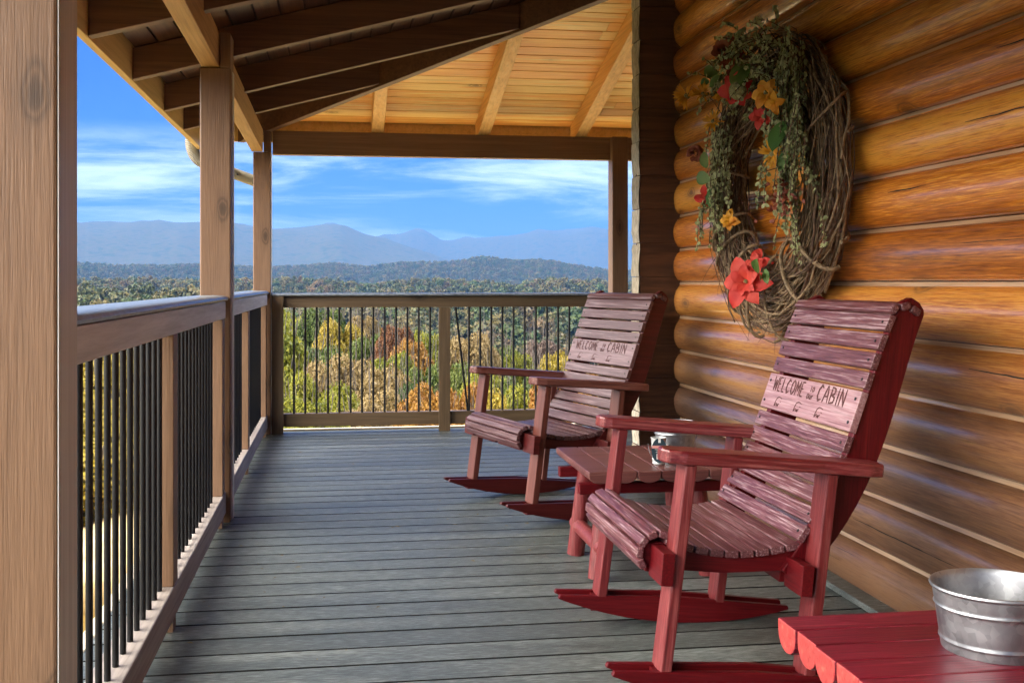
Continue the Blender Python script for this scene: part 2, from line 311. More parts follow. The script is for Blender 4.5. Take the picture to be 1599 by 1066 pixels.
def galv():
    m, t, b, N, L = newmat('galvanized')
    tc = N('ShaderNodeTexCoord'); v = N('ShaderNodeTexVoronoi'); v.inputs['Scale'].default_value = 70; L(tc.outputs['Object'], v.inputs['Vector'])
    n = N('ShaderNodeTexNoise'); n.inputs['Scale'].default_value = 14; n.inputs['Detail'].default_value = 5; L(tc.outputs['Object'], n.inputs['Vector'])
    a = N('ShaderNodeMath'); a.operation = 'MULTIPLY_ADD'; sx = N('ShaderNodeSeparateColor'); L(v.outputs['Color'], sx.inputs[0]); L(sx.outputs[0], a.inputs[0]); a.inputs[1].default_value = .25; L(n.outputs[0], a.inputs[2])
    r = ramp(t, [(.35, (.20, .21, .23)), (.85, (.40, .42, .45))]); L(a.outputs[0], r.inputs[0]); L(r.outputs[0], b.inputs['Base Color'])
    b.inputs['Metallic'].default_value = .85
    rr = N('ShaderNodeMapRange'); rr.inputs['To Min'].default_value = .26; rr.inputs['To Max'].default_value = .5; L(a.outputs[0], rr.inputs['Value']); L(rr.outputs[0], b.inputs['Roughness'])
    bp = N('ShaderNodeBump'); bp.inputs['Strength'].default_value = .15; bp.inputs['Distance'].default_value = .002; L(n.outputs[0], bp.inputs['Height']); L(bp.outputs[0], b.inputs['Normal'])
    return m
M['galv'] = galv()
M['white'] = plain('label_white', (.8, .8, .78), var=.03); M['pink'] = plain('label_pink', (.75, .33, .30), var=.03); M['navy'] = plain('label_navy', (.02, .05, .07), var=.1)
M['vine'] = plain('vine_bark', (.23, .155, .082), rough=.75, var=.6, scale=60, bump=.8)
M['vine2'] = plain('vine_bark_dark', (.11, .06, .033), rough=.8, var=.6, scale=60, bump=.8)
M['euc'] = leafmat('dried_eucalyptus', [(.025, .035, .012), (.085, .10, .035), (.20, .21, .08), (.36, .37, .17)], trans=.15, nsc=4)
M['gleaf'] = leafmat('green_leaf', [(.03, .09, .02), (.07, .16, .03), (.15, .2, .05)], trans=.2, nsc=4)
M['petalr'] = leafmat('red_petal', [(.36, .008, .008), (.55, .02, .016), (.66, .07, .045)], trans=.2, nsc=20)
M['petalo'] = leafmat('orange_petal', [(.45, .12, .008), (.65, .24, .012), (.75, .38, .03)], trans=.2, nsc=20)
M['petald'] = leafmat('dried_petal', [(.12, .02, .012), (.24, .05, .025), (.34, .10, .05)], trans=.1, nsc=20)
M['seedh'] = plain('seed_head', (.28, .25, .10), rough=.8, var=.5, scale=120, bump=.5)

# ------------------------------------------------------------ terrain
PXS = lambda px: math.atan((px-800)/1750)+R(YAW)         # azimuth (from +Y toward +X) of a direction
def prof(pts):
    xs = [PXS(p) for p, _ in pts]; ys = [441-y for _, y in pts]
    return lambda a: float(np.interp(a, xs, ys))/1750
eA = prof([(-900, 440), (0, 456), (330, 456), (430, 470), (700, 474), (1000, 466), (2000, 450)])
eB = prof([(-900, 430), (100, 440), (330, 438), (430, 441), (470, 437), (560, 445), (700, 441), (800, 444), (900, 437), (1000, 440), (2200, 430)])
eC = prof([(-1500, 400), (-300, 410), (120, 416), (200, 418), (320, 416), (427, 421), (470, 417), (560, 415), (640, 415), (700, 411), (760, 403), (800, 406), (850, 409), (900, 414), (945, 418), (1000, 420), (2500, 405)])
eD = prof([(-3000, 360), (-800, 340), (-100, 352), (120, 353), (190, 349), (255, 346), (310, 349), (365, 346), (395, 349), (427, 354), (470, 353), (535, 351), (560, 357), (600, 370), (640, 382), (700, 402), (780, 418), (1200, 425), (3000, 415)])
eE = prof([(-3000, 370), (0, 372), (420, 360), (480, 352), (510, 347), (560, 357), (610, 357), (660, 356), (690, 366), (740, 361), (790, 359), (840, 351), (880, 351), (900, 347), (930, 345), (990, 350), (1300, 340), (3000, 350)])
RR = [0, 7, 14, 25, 60, 120, 230, 450, 640, 1000, 1600, 2700, 4000, 6600, 7600, 9000, 11800]
def ground(x, y):
    r = math.hypot(x, y); a = math.atan2(x, y)
    HH = [-3.6, -4.2, -8.5, -13.5, -24, -33, -42, 1.0+eA(a)*450-13, -46, 1.0+eB(a)*1000-12, -62, 1+eC(a)*2700-9, -70, eD(a)*6600, -20, eE(a)*9000, 0]
    i = max(0, min(len(RR)-2, int(np.searchsorted(RR, r, 'right'))-1))
    t = (r-RR[i])/(RR[i+1]-RR[i]); t = max(0, min(1, t))
    s = t*t*(3-2*t) if i >= 5 else t
    h = HH[i]*(1-s)+HH[i+1]*s
    p = Vector((x, y, 0))
    amp = min(r*.006, 28)
    h += amp*mnoise.noise(p*(1/max(30, r*.09)))+amp*.5*mnoise.noise(p*(1/max(14, r*.035))+Vector((5, 3, 1)))
    if r > 3300:
        h -= (abs(mnoise.noise(p*(1/700.)))*.011+abs(mnoise.noise(p*(1/260.)))*.004)*r
    dx = max(-1.6-x, 0, x-12); dy = max(-8-y, 0, y-13.5); dd = math.hypot(dx, dy)   # level yard round the cabin, added to bounce light up to the ceiling
    if dd < 7: t = dd/7; t = t*t*(3-2*t); h = -1.0*(1-t)+h*t
    return h
def build_ground():
    azs = sorted(set([R(a) for a in np.arange(-180, 180, 3.0)]+[R(a) for a in np.arange(-24, 26, .12)]))
    rs = [0.0, 1.5, 3, 4.5, 6]+list(np.geomspace(7, 11800, 190))
    V = []; F = []
    for r in rs:
        for a in azs:
            x, y = r*math.sin(a), r*math.cos(a); V.append((x, y, ground(x, y)))
    n = len(azs)
    for i in range(len(rs)-1):
        for k in range(n):
            k2 = (k+1) % n; F.append((i*n+k, i*n+k2, (i+1)*n+k2, (i+1)*n+k))
    m, t, b, N, L = newmat('forest_floor')
    tc = N('ShaderNodeTexCoord')
    n1 = N('ShaderNodeTexNoise'); n1.inputs['Scale'].default_value = .02; n1.inputs['Detail'].default_value = 9; L(tc.outputs['Object'], n1.inputs['Vector'])
    r = ramp(t, [(.35, (.03, .045, .018)), (.5, (.075, .065, .03)), (.65, (.05, .06, .02))]); L(n1.outputs[0], r.inputs[0]); L(r.outputs[0], b.inputs['Base Color'])
    sp = N('ShaderNodeVectorMath'); sp.operation = 'LENGTH'; L(tc.outputs['Object'], sp.inputs[0])
    n3 = N('ShaderNodeTexNoise'); n3.inputs['Scale'].default_value = 3.0; n3.inputs['Detail'].default_value = 8; L(tc.outputs['Object'], n3.inputs['Vector'])
    r3 = ramp(t, [(.3, (.48, .35, .16)), (.5, (.62, .48, .24)), (.7, (.70, .57, .32))]); L(n3.outputs[0], r3.inputs[0])  # pale straw ground in front, added unseen to bounce light under the roof
    sy = N('ShaderNodeSeparateXYZ'); L(tc.outputs['Object'], sy.inputs[0]); my_ = N('ShaderNodeMapRange'); my_.inputs['From Min'].default_value = 7.2; my_.inputs['From Max'].default_value = 8.6; L(sy.outputs['Y'], my_.inputs['Value'])
    r4 = ramp(t, [(.3, (.10, .055, .012)), (.5, (.20, .125, .03)), (.7, (.30, .20, .05))]); L(n3.outputs[0], r4.inputs[0]); mz = N('ShaderNodeMix'); mz.data_type = 'RGBA'; L(my_.outputs[0], mz.inputs[0]); L(r4.outputs[0], mz.inputs[6]); L(r3.outputs[0], mz.inputs[7])
    mr = N('ShaderNodeMapRange'); mr.inputs['From Min'].default_value = 19; mr.inputs['From Max'].default_value = 26; L(sp.outputs['Value'], mr.inputs['Value'])
    mx = N('ShaderNodeMix'); mx.data_type = 'RGBA'; L(mr.outputs[0], mx.inputs[0]); L(mz.outputs[2], mx.inputs[6]); L(r.outputs[0], mx.inputs[7]); L(mx.outputs[2], b.inputs['Base Color'])
    b.inputs['Roughness'].default_value = .95; b.inputs['Specular IOR Level'].default_value = .1
    o = bulk('ground', np.array(V), np.array(F), m, smooth=True)
    tag(o, 'wooded slope falling away to rolling hills and blue mountains', 'terrain', kind='structure')
build_ground()

# ------------------------------------------------------------ trees
def leaf_cloud(n, lobes, size, seed, flat=.5, elong=1.2):
    g = np.random.default_rng(seed)
    lob = np.array(lobes)                       # x,y,z,r
    wgt = lob[:, 3]**2; idx = g.choice(len(lob), n, p=wgt/wgt.sum())
    d = g.normal(size=(n, 3)); d /= np.linalg.norm(d, axis=1)[:, None]
    rad = lob[idx, 3]*(.55+.5*g.random(n)**.6)
    c = lob[idx, :3]+d*rad[:, None]*np.array([1, 1, .8])
    nrm = d*.9+g.normal(size=(n, 3))*.55+np.array([0, 0, .25]); nrm /= np.linalg.norm(nrm, axis=1)[:, None]
    t = np.cross(nrm, g.normal(size=(n, 3))); t /= np.linalg.norm(t, axis=1)[:, None]
    b = np.cross(nrm, t); s = size*(.6+.8*g.random(n))
    a = t*(s*elong/2)[:, None]; bb = b*(s/2)[:, None]
    cup = nrm*(s*.18)[:, None]
    V = np.stack([c-a, c+bb*.9-cup, c+a, c-bb*.9-cup], 1).reshape(-1, 3)
    F = np.arange(4*n).reshape(n, 4)
    return V, F
def make_lobes(g, kind, H, W):
    L_ = []
    if kind == 'cone':
        for i in range(26):
            t = g.random()**.8; z = H*(.2+.78*t); rr = W*(1-t)*.8; a = g.random()*6.28
            L_.append((rr*math.cos(a)*.8, rr*math.sin(a)*.8, z, W*(.18+.28*(1-t))))
    elif kind == 'mass':
        for i in range(46):
            a = g.random()*6.28; t = g.random()
            if i < 20: ph = math.acos(g.random()); q = W*.82; L_.append((q*math.sin(ph)*math.cos(a), q*math.sin(ph)*math.sin(a), H-W+q*math.cos(ph)*.9, W*(.24+.2*g.random())))
            else: q = W*(.7+.45*g.random()); L_.append((q*math.cos(a), q*math.sin(a), H*.30+(H-W-H*.30)*t, W*(.26+.22*g.random())))
    else:
        n = (30 if kind != 'wide' else 38)*(2 if W < 3 else 1)
        for i in range(n):
            d = g.normal(size=3); d /= np.linalg.norm(d); k = .55+.38*g.random()
            z = H*.66+d[2]*H*.32*k
            wz = W*(1.0 if kind == 'wide' else .82)*(1-.25*max(0, d[2]))
            L_.append((d[0]*wz*k, d[1]*wz*k, z, W*((.22 if W < 3 else .15)+.17*g.random())))
        L_.append((0, 0, H*.60, W*.38))
    return L_
BARK = plain('bark', (.11, .095, .08), rough=.9, var=.4, scale=6, bump=.5)
LC = {
 'green': leafmat('leaf_green', [(.02, .04, .006), (.055, .09, .014), (.12, .15, .025)]),
 'deep': leafmat('leaf_deep_green', [(.014, .034, .010), (.035, .065, .016), (.075, .11, .025)]),
 'lime': leafmat('leaf_yellow_green', [(.05, .075, .006), (.13, .155, .012), (.26, .25, .022)]),
 'yellow': leafmat('leaf_yellow', [(.11, .085, .008), (.24, .185, .014), (.34, .26, .03)]),
 'tan': leafmat('leaf_tan', [(.10, .065, .02), (.20, .14, .045), (.32, .235, .10)]),
 'orange': leafmat('leaf_orange', [(.11, .042, .008), (.24, .10, .016), (.33, .18, .03)]),
 'rust': leafmat('leaf_rust', [(.06, .022, .008), (.12, .045, .016), (.20, .09, .03)]),
 'mauve': leafmat('leaf_mauve_brown', [(.08, .055, .045), (.14, .095, .075), (.19, .14, .11)])}
WORDS = {'green': 'mid green', 'deep': 'dark green', 'lime': 'yellow-green', 'yellow': 'bright yellow', 'tan': 'tan-leaved', 'orange': 'orange', 'rust': 'rust-brown', 'mauve': 'mauve-brown'}
def tree_proto(seed, kind, H, W, nl, size, limbs=9):
    g = np.random.default_rng(seed); lobes = make_lobes(g, kind, H, W)
    mb = MB(); r0 = H*.016
    mb.tube([(0, 0, -1.5), (0, 0, H*.15), (.02*H*g.normal(), .02*H*g.normal(), H*.5), (.02*H*g.normal(), .02*H*g.normal(), H*.74)], [r0*1.3, r0, r0*.6, r0*.15], 7)
    for q in lobes[:limbs*2]:
        z0 = q[2]*(.55 if kind != 'cone' else .85); c = Vector(q[:3]); s = Vector((0, 0, z0)); mid = s.lerp(c, .5)+Vector((0, 0, .04*H))
        mb.tube([s, mid, c, c+(c-mid)*.5], [r0*.42, r0*.28, r0*.14, r0*.05], 5)
    tr = mb.build('trunk', BARK); V, F = leaf_cloud(nl, lobes, size, seed+50)
    cr = bulk('crown', V, F, LC['green']); 
    res = (tr.data, cr.data, float(V[:, 2].max()), W)
    bpy.data.objects.remove(tr); bpy.data.objects.remove(cr)
    return res
NEAR = [tree_proto(1, 'mass', 12, 1.7, 42000, .095), tree_proto(2, 'mass', 11, 1.6, 42000, .092), tree_proto(3, 'mass', 13, 1.6, 42000, .095), tree_proto(9, 'mass', 10, 1.8, 44000, .085)]
MID = [tree_proto(11, 'round', 14, 4.4, 4200, .36), tree_proto(12, 'wide', 12, 5.2, 4200, .38), tree_proto(13, 'cone', 15, 3.6, 4200, .34), tree_proto(14, 'round', 16, 4.8, 4200, .38)]
def plant(proto, x, y, z, sc, rz, colr, label, group):
    e = empty('broadleaf_tree' if proto is not MID[2] else 'conifer_tree', (x, y, z), (0, 0, rz)); e.scale = (sc, sc, sc)
    for nm, me in (('trunk', proto[0]), ('crown', proto[1])):
        o = bpy.data.objects.new(nm, me); col.objects.link(o); o.parent = e
        if nm == 'crown': o.material_slots[0].link = 'OBJECT'; o.material_slots[0].material = LC[colr]
    tag(e, label, 'tree', group)
    return e
def at(px, r):                                  # a spot r metres off in a given compass direction
    a = PXS(px); return r*math.sin(a), r*math.cos(a)
# near trees: direction, distance, height of the top above the deck, colour, shape
near = [  # direction, distance, top row, half width, colour, shape, look
 (452, 62, 481, 34, 'lime', 0, 'tall yellow-green tree beside the left corner post'),
 (500, 58, 478, 30, 'green', 2, 'tall mid green tree rising to the far handrail'),
 (533, 52, 493, 22, 'yellow', 0, 'bright yellow crown just under the far handrail'),
 (566, 70, 490, 16, 'tan', 2, 'slim tan tree standing above the green crowns'),
 (582, 50, 513, 26, 'green', 0, 'mid green crown right of the bright yellow one'),
 (617, 46, 505, 18, 'rust', 2, 'narrow rust-brown tree left of the orange crown'),
 (643, 44, 524, 24, 'orange', 0, 'bright orange crown left of the middle rail post'),
 (672, 52, 511, 26, 'lime', 0, 'yellow-green crown just left of the middle rail post'),
 (470, 40, 530, 34, 'deep', 0, 'dark green crown low beside the left corner post'),
 (520, 38, 534, 32, 'green', 3, 'mid green crown below the bright yellow one'),
 (610, 36, 545, 30, 'lime', 0, 'yellow-green crown below the rust-brown tree'),
 (668, 35, 560, 32, 'green', 0, 'mid green crown low left of the middle rail post'),
 (552, 27, 548, 40, 'tan', 1, 'feathery tan crown in the middle of the left panel'),
 (500, 26, 556, 40, 'tan', 3, 'pinkish tan crown in the left panel of the far railing'),
 (600, 25, 566, 38, 'tan', 0, 'tan crown right of the feathery one'),
 (455, 24, 575, 38, 'lime', 1, 'yellow-green crown low in the left corner of the far railing'),
 (528, 20, 592, 46, 'lime', 3, 'lime and tan leaved bush low in the left panel'),
 (590, 19, 606, 42, 'tan', 1, 'tan bush closest below the far railing'),
 (640, 21, 590, 34, 'deep', 3, 'dark green bush low left of the middle rail post'),
 (672, 18, 596, 34, 'orange', 1, 'orange-red leaved bush low left of the middle rail post'),
 (480, 18, 612, 44, 'lime', 1, 'lime bush closest to the left corner post'),
 (735, 48, 513, 30, 'tan', 0, 'tan-orange crown right of the middle rail post'),
 (775, 52, 538, 26, 'green', 2, 'mid green tree right of the tan-orange crown'),
 (808, 50, 545, 26, 'lime', 0, 'yellow-green crown behind the far chair armrest'),
 (848, 60, 528, 20, 'mauve', 2, 'mauve-brown tree behind the far chair'),
 (870, 34, 545, 28, 'yellow', 0, 'golden crown beside the far chair back'),
 (722, 34, 560, 28, 'green', 3, 'mid green crown low right of the middle rail post'),
 (762, 30, 572, 32, 'lime', 0, 'yellow-green crown low behind the far armrest'),
 (820, 30, 575, 36, 'green', 1, 'mid green crown behind the far chair seat'),
 (725, 21, 594, 30, 'orange', 1, 'orange bush low right of the middle rail post'),
 (770, 19, 602, 34, 'yellow', 3, 'yellow bush low behind the far armrest'),
 (822, 21, 596, 36, 'lime', 1, 'lime bush low behind the far chair'),
 (872, 19, 578, 38, 'orange', 0, 'golden orange bush rising beside the far chair back'),
 (930, 24, 560, 40, 'orange', 1, 'orange crown hidden mostly by the far chair back'),
 (985, 26, 545, 36, 'yellow', 0, 'yellow crown beyond the cabin corner'),
 (1040, 30, 530, 44, 'green', 1, 'mid green crown out of line with the cabin corner'),
 (410, 30, 500, 44, 'lime', 0, 'yellow-green crown behind the left corner post'),
 (340, 26, 520, 60, 'green', 1, 'mid green crown behind the left railing'),
 (380, 20, 570, 60, 'tan', 3, 'tan bush behind the short left railing'),
 (260, 20, 545, 80, 'tan', 0, 'tan crown behind the left railing'),
 (170, 19, 530, 90, 'yellow', 1, 'golden crown behind the left railing balusters'),
 (60, 20, 520, 90, 'lime', 0, 'yellow-green crown behind the nearest post'),
 (-60, 13, 560, 150, 'yellow', 3, 'golden bush close outside the left railing'),
 (120, 12, 640, 130, 'yellow', 1, 'low golden bush seen between the nearest balusters'),
 (230, 13, 650, 120, 'lime', 3, 'low lime bush seen between the left balusters'),
]
for px, r, ty, hw, c, k, lab in near:
    x, y = at(px, r); gz = ground(x, y); p = NEAR[k]; zt = CH-(ty-441)*r/1750; H = zt-gz
    sz = H/p[2] if H > 5 else 5/p[2]; sx = hw*1.5*r/1750/p[3]
    plant(p, x, y, zt-p[2]*sz, 1, rng.random()*6.28, c, lab, 'trees just below the porch')
    [o for o in col.objects if o.name.startswith('broadleaf_tree')][-1].scale = (max(sx, .4*sz), max(sx, .4*sz), sz)
names = ['green', 'deep', 'lime', 'tan', 'rust', 'mauve', 'yellow', 'orange']
pr = [.26, .13, .19, .12, .10, .10, .06, .04]
placed = []; tries = 0
while len(placed) < 215 and tries < 9000:
    tries += 1
    r = 52+(230-52)*rng.random()**.85; a = R(-17)+R(34)*rng.random(); x, y = r*math.sin(a), r*math.cos(a)
    if any((x-u)**2+(y-v)**2 < 5.6**2 for u, v in placed): continue
    placed.append((x, y)); c = names[rng.choice(8, p=pr)]; k = rng.integers(0, 4)
    if k == 2 and c not in ('green', 'deep', 'lime'): k = 0
    zone = 'on the lower slope' if r < 120 else 'down in the hollow'
    ppx = 800+1750*math.tan(a-R(YAW)); reg = 'left of the middle post' if ppx < 340 else 'left of the corner post gap' if ppx < 430 else 'beyond the left end of the far railing' if ppx < 560 else 'beyond the left half of the far railing' if ppx < 690 else 'beyond the right half of the far railing' if ppx < 820 else 'beyond the far rocking chair' if ppx < 950 else 'beyond the cabin corner'
    plant(MID[k], x, y, ground(x, y), .8+.45*rng.random(), rng.random()*6.28, c,
          WORDS[c]+(' pointed tree ' if k == 2 else ' round-crowned tree ')+zone+' '+reg, 'trees in the woods below')
# far woods: countless crowns, one object with instanced trees
def far_woods():
    hold = bpy.data.collections.new('far_crowns')
    fm = leafmat('far_foliage', [(.026, .06, .014), (.05, .085, .02), (.075, .105, .025), (.14, .11, .04), (.045, .07, .025), (.08, .09, .03), (.18, .14, .04), (.06, .085, .025), (.13, .10, .045), (.20, .10, .035)], byobj=True, trans=.2)
    for i, (kd, W) in enumerate((('round', 4.6), ('wide', 5.4), ('cone', 3.6), ('round', 5.0))):
        g = np.random.default_rng(90+i); lb = make_lobes(g, kd, 12.5, W); V, F = leaf_cloud(620, lb, .95, 95+i, elong=1.2)
        o = bulk('crown', V, F, fm); col.objects.unlink(o); hold.objects.link(o)
    P = []
    for r0, r1, n, a0, a1 in ((225, 700, 5200, -22, 24), (700, 1250, 6500, -20, 20), (1250, 3300, 22000, -20, 20)):
        rr = np.sqrt(rng.random(n)*(r1*r1-r0*r0)+r0*r0); aa = np.radians(a0+(a1-a0)*rng.random(n))
        for r, a in zip(rr, aa):
            x, y = r*math.sin(a), r*math.cos(a)
            P.append((x, y, ground(x, y)-1.0))
    me = bpy.data.meshes.new('forest'); me.from_pydata(P, [], []); o = bpy.data.objects.new('forest', me); col.objects.link(o)
    ng = bpy.data.node_groups.new('forest_nodes', 'GeometryNodeTree')
    ng.interface.new_socket('Geometry', in_out='INPUT', socket_type='NodeSocketGeometry'); ng.interface.new_socket('Geometry', in_out='OUTPUT', socket_type='NodeSocketGeometry')
    N = ng.nodes.new; L = ng.links.new
    gi = N('NodeGroupInput'); go = N('NodeGroupOutput'); ip = N('GeometryNodeInstanceOnPoints'); ci = N('GeometryNodeCollectionInfo')
    ci.inputs['Collection'].default_value = hold; ci.inputs['Separate Children'].default_value = True; ci.inputs['Reset Children'].default_value = True
    ip.inputs['Pick Instance'].default_value = True
    rs = N('FunctionNodeRandomValue'); rs.data_type = 'FLOAT'; rs.inputs[2].default_value = .65; rs.inputs[3].default_value = 1.45
    rv = N('FunctionNodeRandomValue'); rv.data_type = 'FLOAT_VECTOR'; rv.inputs[0].default_value = (0, 0, 0); rv.inputs[1].default_value = (0.1, 0.1, 6.28)
    L(gi.outputs[0], ip.inputs['Points']); L(ci.outputs[0], ip.inputs['Instance']); L(rs.outputs[1], ip.inputs['Scale']); L(rv.outputs[0], ip.inputs['Rotation']); L(ip.outputs[0], go.inputs[0])
    md = o.modifiers.new('nodes', 'NODES'); md.node_group = ng
    tag(o, 'distant mixed autumn woods covering the rolling hills', 'woods', kind='stuff')
far_woods()

# ------------------------------------------------------------ deck
def deck():
    mb = MB(); y = -7.0; i = 0
    while y < 8.10:
        x1 = 7.0 if y > 5.72 else 1.80
        off = random.uniform(-.002, .002)
        mb.box(-.72, x1, y+.0062, y+.1467-.0062, -.028, 0+off*.2); y += .1467; i += 1
    mb.m = []
    for f in mb.f:
        ys_ = [mb.v[i][1] for i in f]; mb.m.append(1 if max(ys_)-min(ys_) < 1e-6 else 0)
    o = mb.build('deck', [M['deck'], M['gap_shade']]); tag(o, 'grey grooved composite deck boards of the porch', 'deck', kind='structure')
    u = MB(); u.box(-.70, 6.9, -7.0, 8.10, -.20, -.06); o = u.build('gap_shade_sheet', M['black']); tag(o, 'black sheet under the deck boards that stands in for gap shade', 'added shade sheet', kind='structure')  # black sheet added under the boards to keep the gaps dark
    u = MB(); u.box(-.76, 7.0, 8.125, 8.165, -.22, .012); 
    u.box(-.765, -.725, -7.0, 8.12, -.22, -.002)
    for px_ in (-.5, 2, 5):
        for py_ in (1, 4.5, 7.6): u.box(px_-.08, px_+.08, py_-.08, py_+.08, -9, -.2)
    o = u.build('deck_edge', M['cream'], bevel=.002); tag(o, 'trim board with painted-in sunlight along the outer edge of the deck', 'deck edge', kind='structure')
deck()

# ------------------------------------------------------------ log cabin
XG = 1.780; PITCH = .1775; ZOFF = -.008
def cabin():
    root = empty('log_cabin', (3.5, 3, 0)); tag(root, 'cabin wall of glossy orange-brown rounded logs along the right of the porch', 'cabin')
    def P(o): o.location = (-3.5, -3, 0); o.parent = root; return o
    ys = list(np.arange(-7.0, 5.55, .22))+[5.60, 5.66, 5.70, 5.722]
    for k in range(17):
        z0 = k*PITCH+ZOFF; mb = MB()
        base = [(0.010, .001), (-.004, .0025), (-.018, .005), (-.034, .016), (-.046, .034), (-.053, .058), (-.0555, .082), (-.053, .106), (-.045, .127), (-.033, .145), (-.018, .157), (-.005, .163), (-.0045, .164), (.002, .1768)]
        prof_ = [(dx, dz) for dx, dz in base]
        n = len(prof_); vs = []; ph = k*13.7
        for y in ys:
            endf = 1.0
            if y > 5.6: endf = [1, .93, .72, .25][ys.index(y)-len(ys)+4]
            for dx, dz in prof_:
                wv = .0022*math.sin(y*1.7+ph)+.0012*math.sin(y*4.9+ph*2)+.0015*mnoise.noise(Vector((y*3, dz*20, k)))
                inner = dx > .002 or dz > .1635
                vs.append((XG+(dx+(0 if inner else wv))*endf, y, z0+dz+(0 if inner else .0015*math.sin(y*2.3+ph))))
        fs = []
        for i in range(len(ys)-1):
            for j in range(n-1): fs.append((i*n+j, (i+1)*n+j, (i+1)*n+j+1, i*n+j+1))
        if k == 0: allb = MB()
        b0 = len(allb.v); allb.v += vs
        for q, f in enumerate(fs): allb.f.append(tuple(i+b0 for i in f)); allb.m.append(1 if q % (n-1) == n-2 else 0)
    # keep each course its own island so that its grain differs
    o = allb.build('wall', [M['log'], M['lip_sheen']], smooth=True); P(o); o.parent = root
    ck = MB(); g = random.Random(3)
    for k in range(17):                               # drying checks: near-black slivers for the shade in the splits along each log
        for _ in range(g.choice([1, 2, 2, 3])):
            y0 = g.uniform(1.6, 5.2); ln = g.uniform(.18, .9); zz = k*PITCH+ZOFF+g.uniform(.07, .135); dr = g.uniform(-.012, .012); nn = int(ln/.03)+2; pa = []; wob = 0
            for i in range(nn):
                t = i/(nn-1); wob += g.uniform(-.0012, .0012); y_ = y0-ln*t; z_ = zz+dr*t+wob
                dzl = z_-(k*PITCH+ZOFF); dx = float(np.interp(dzl, [b[1] for b in base], [b[0] for b in base]))
                pa.append((Vector((XG+dx-.0012, y_, z_)), .0004+.0018*math.sin(math.pi*min(1, t*1.15+.02))**.7*g.uniform(.6, 1.0) if t < .86 else .0005))
            vs = []
            for p, w_ in pa: vs += [p+Vector((.0, 0, w_)), p-Vector((.0, 0, w_))]
            ck.add(vs, [(2*i, 2*i+1, 2*i+3, 2*i+2) for i in range(nn-1)])
    ckk = ck.build('drying_checks', M['gap_shade']); ckk['kind'] = 'stuff'; P(ckk)
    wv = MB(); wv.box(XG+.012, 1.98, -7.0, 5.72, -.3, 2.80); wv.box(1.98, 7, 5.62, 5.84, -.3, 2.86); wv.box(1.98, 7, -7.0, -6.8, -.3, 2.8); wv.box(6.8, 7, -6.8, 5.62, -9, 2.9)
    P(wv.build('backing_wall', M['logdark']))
    cs = MB(); ed = MB()
    for k in range(17):
        z0 = k*PITCH+ZOFF+.03; z1 = min(z0+PITCH-.004, 2.86); j = random.uniform(-.004, .004)
        cs.box(1.562+j*.3, 1.83, 5.716+abs(j)*.6, 5.85, z0, z1)
        # hewn outer edge: an uneven slab on the left face
        n = 6; vs = []; fs = []
        for a in range(n+1):
            for b in range(5):
                zz = z0+(z1-z0)*a/n; yy = 5.712+.145*b/4
                bul = .004*math.sin(math.pi*a/n)+.005*random.random()+.006*mnoise.noise(Vector((k*.9, a*.3, b*.2)))
                vs.append((1.560-bul, yy, zz))
        for a in range(n):
            for b in range(4): fs.append((a*5+b, a*5+b+1, (a+1)*5+b+1, (a+1)*5+b))
        ed.add(vs, fs)
    cs.box(1.562, 1.83, 5.716, 5.85, -.028, .02); cs.box(1.575, 1.825, 5.724, 5.842, .02, 2.84)
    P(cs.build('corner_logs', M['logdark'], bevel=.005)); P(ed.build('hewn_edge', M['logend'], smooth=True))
    st = MB(); st.box(1.668, 1.775, -7.0, 5.716, .002, .024); P(st.build('base_board', M['deck'], bevel=.004))
cabin()

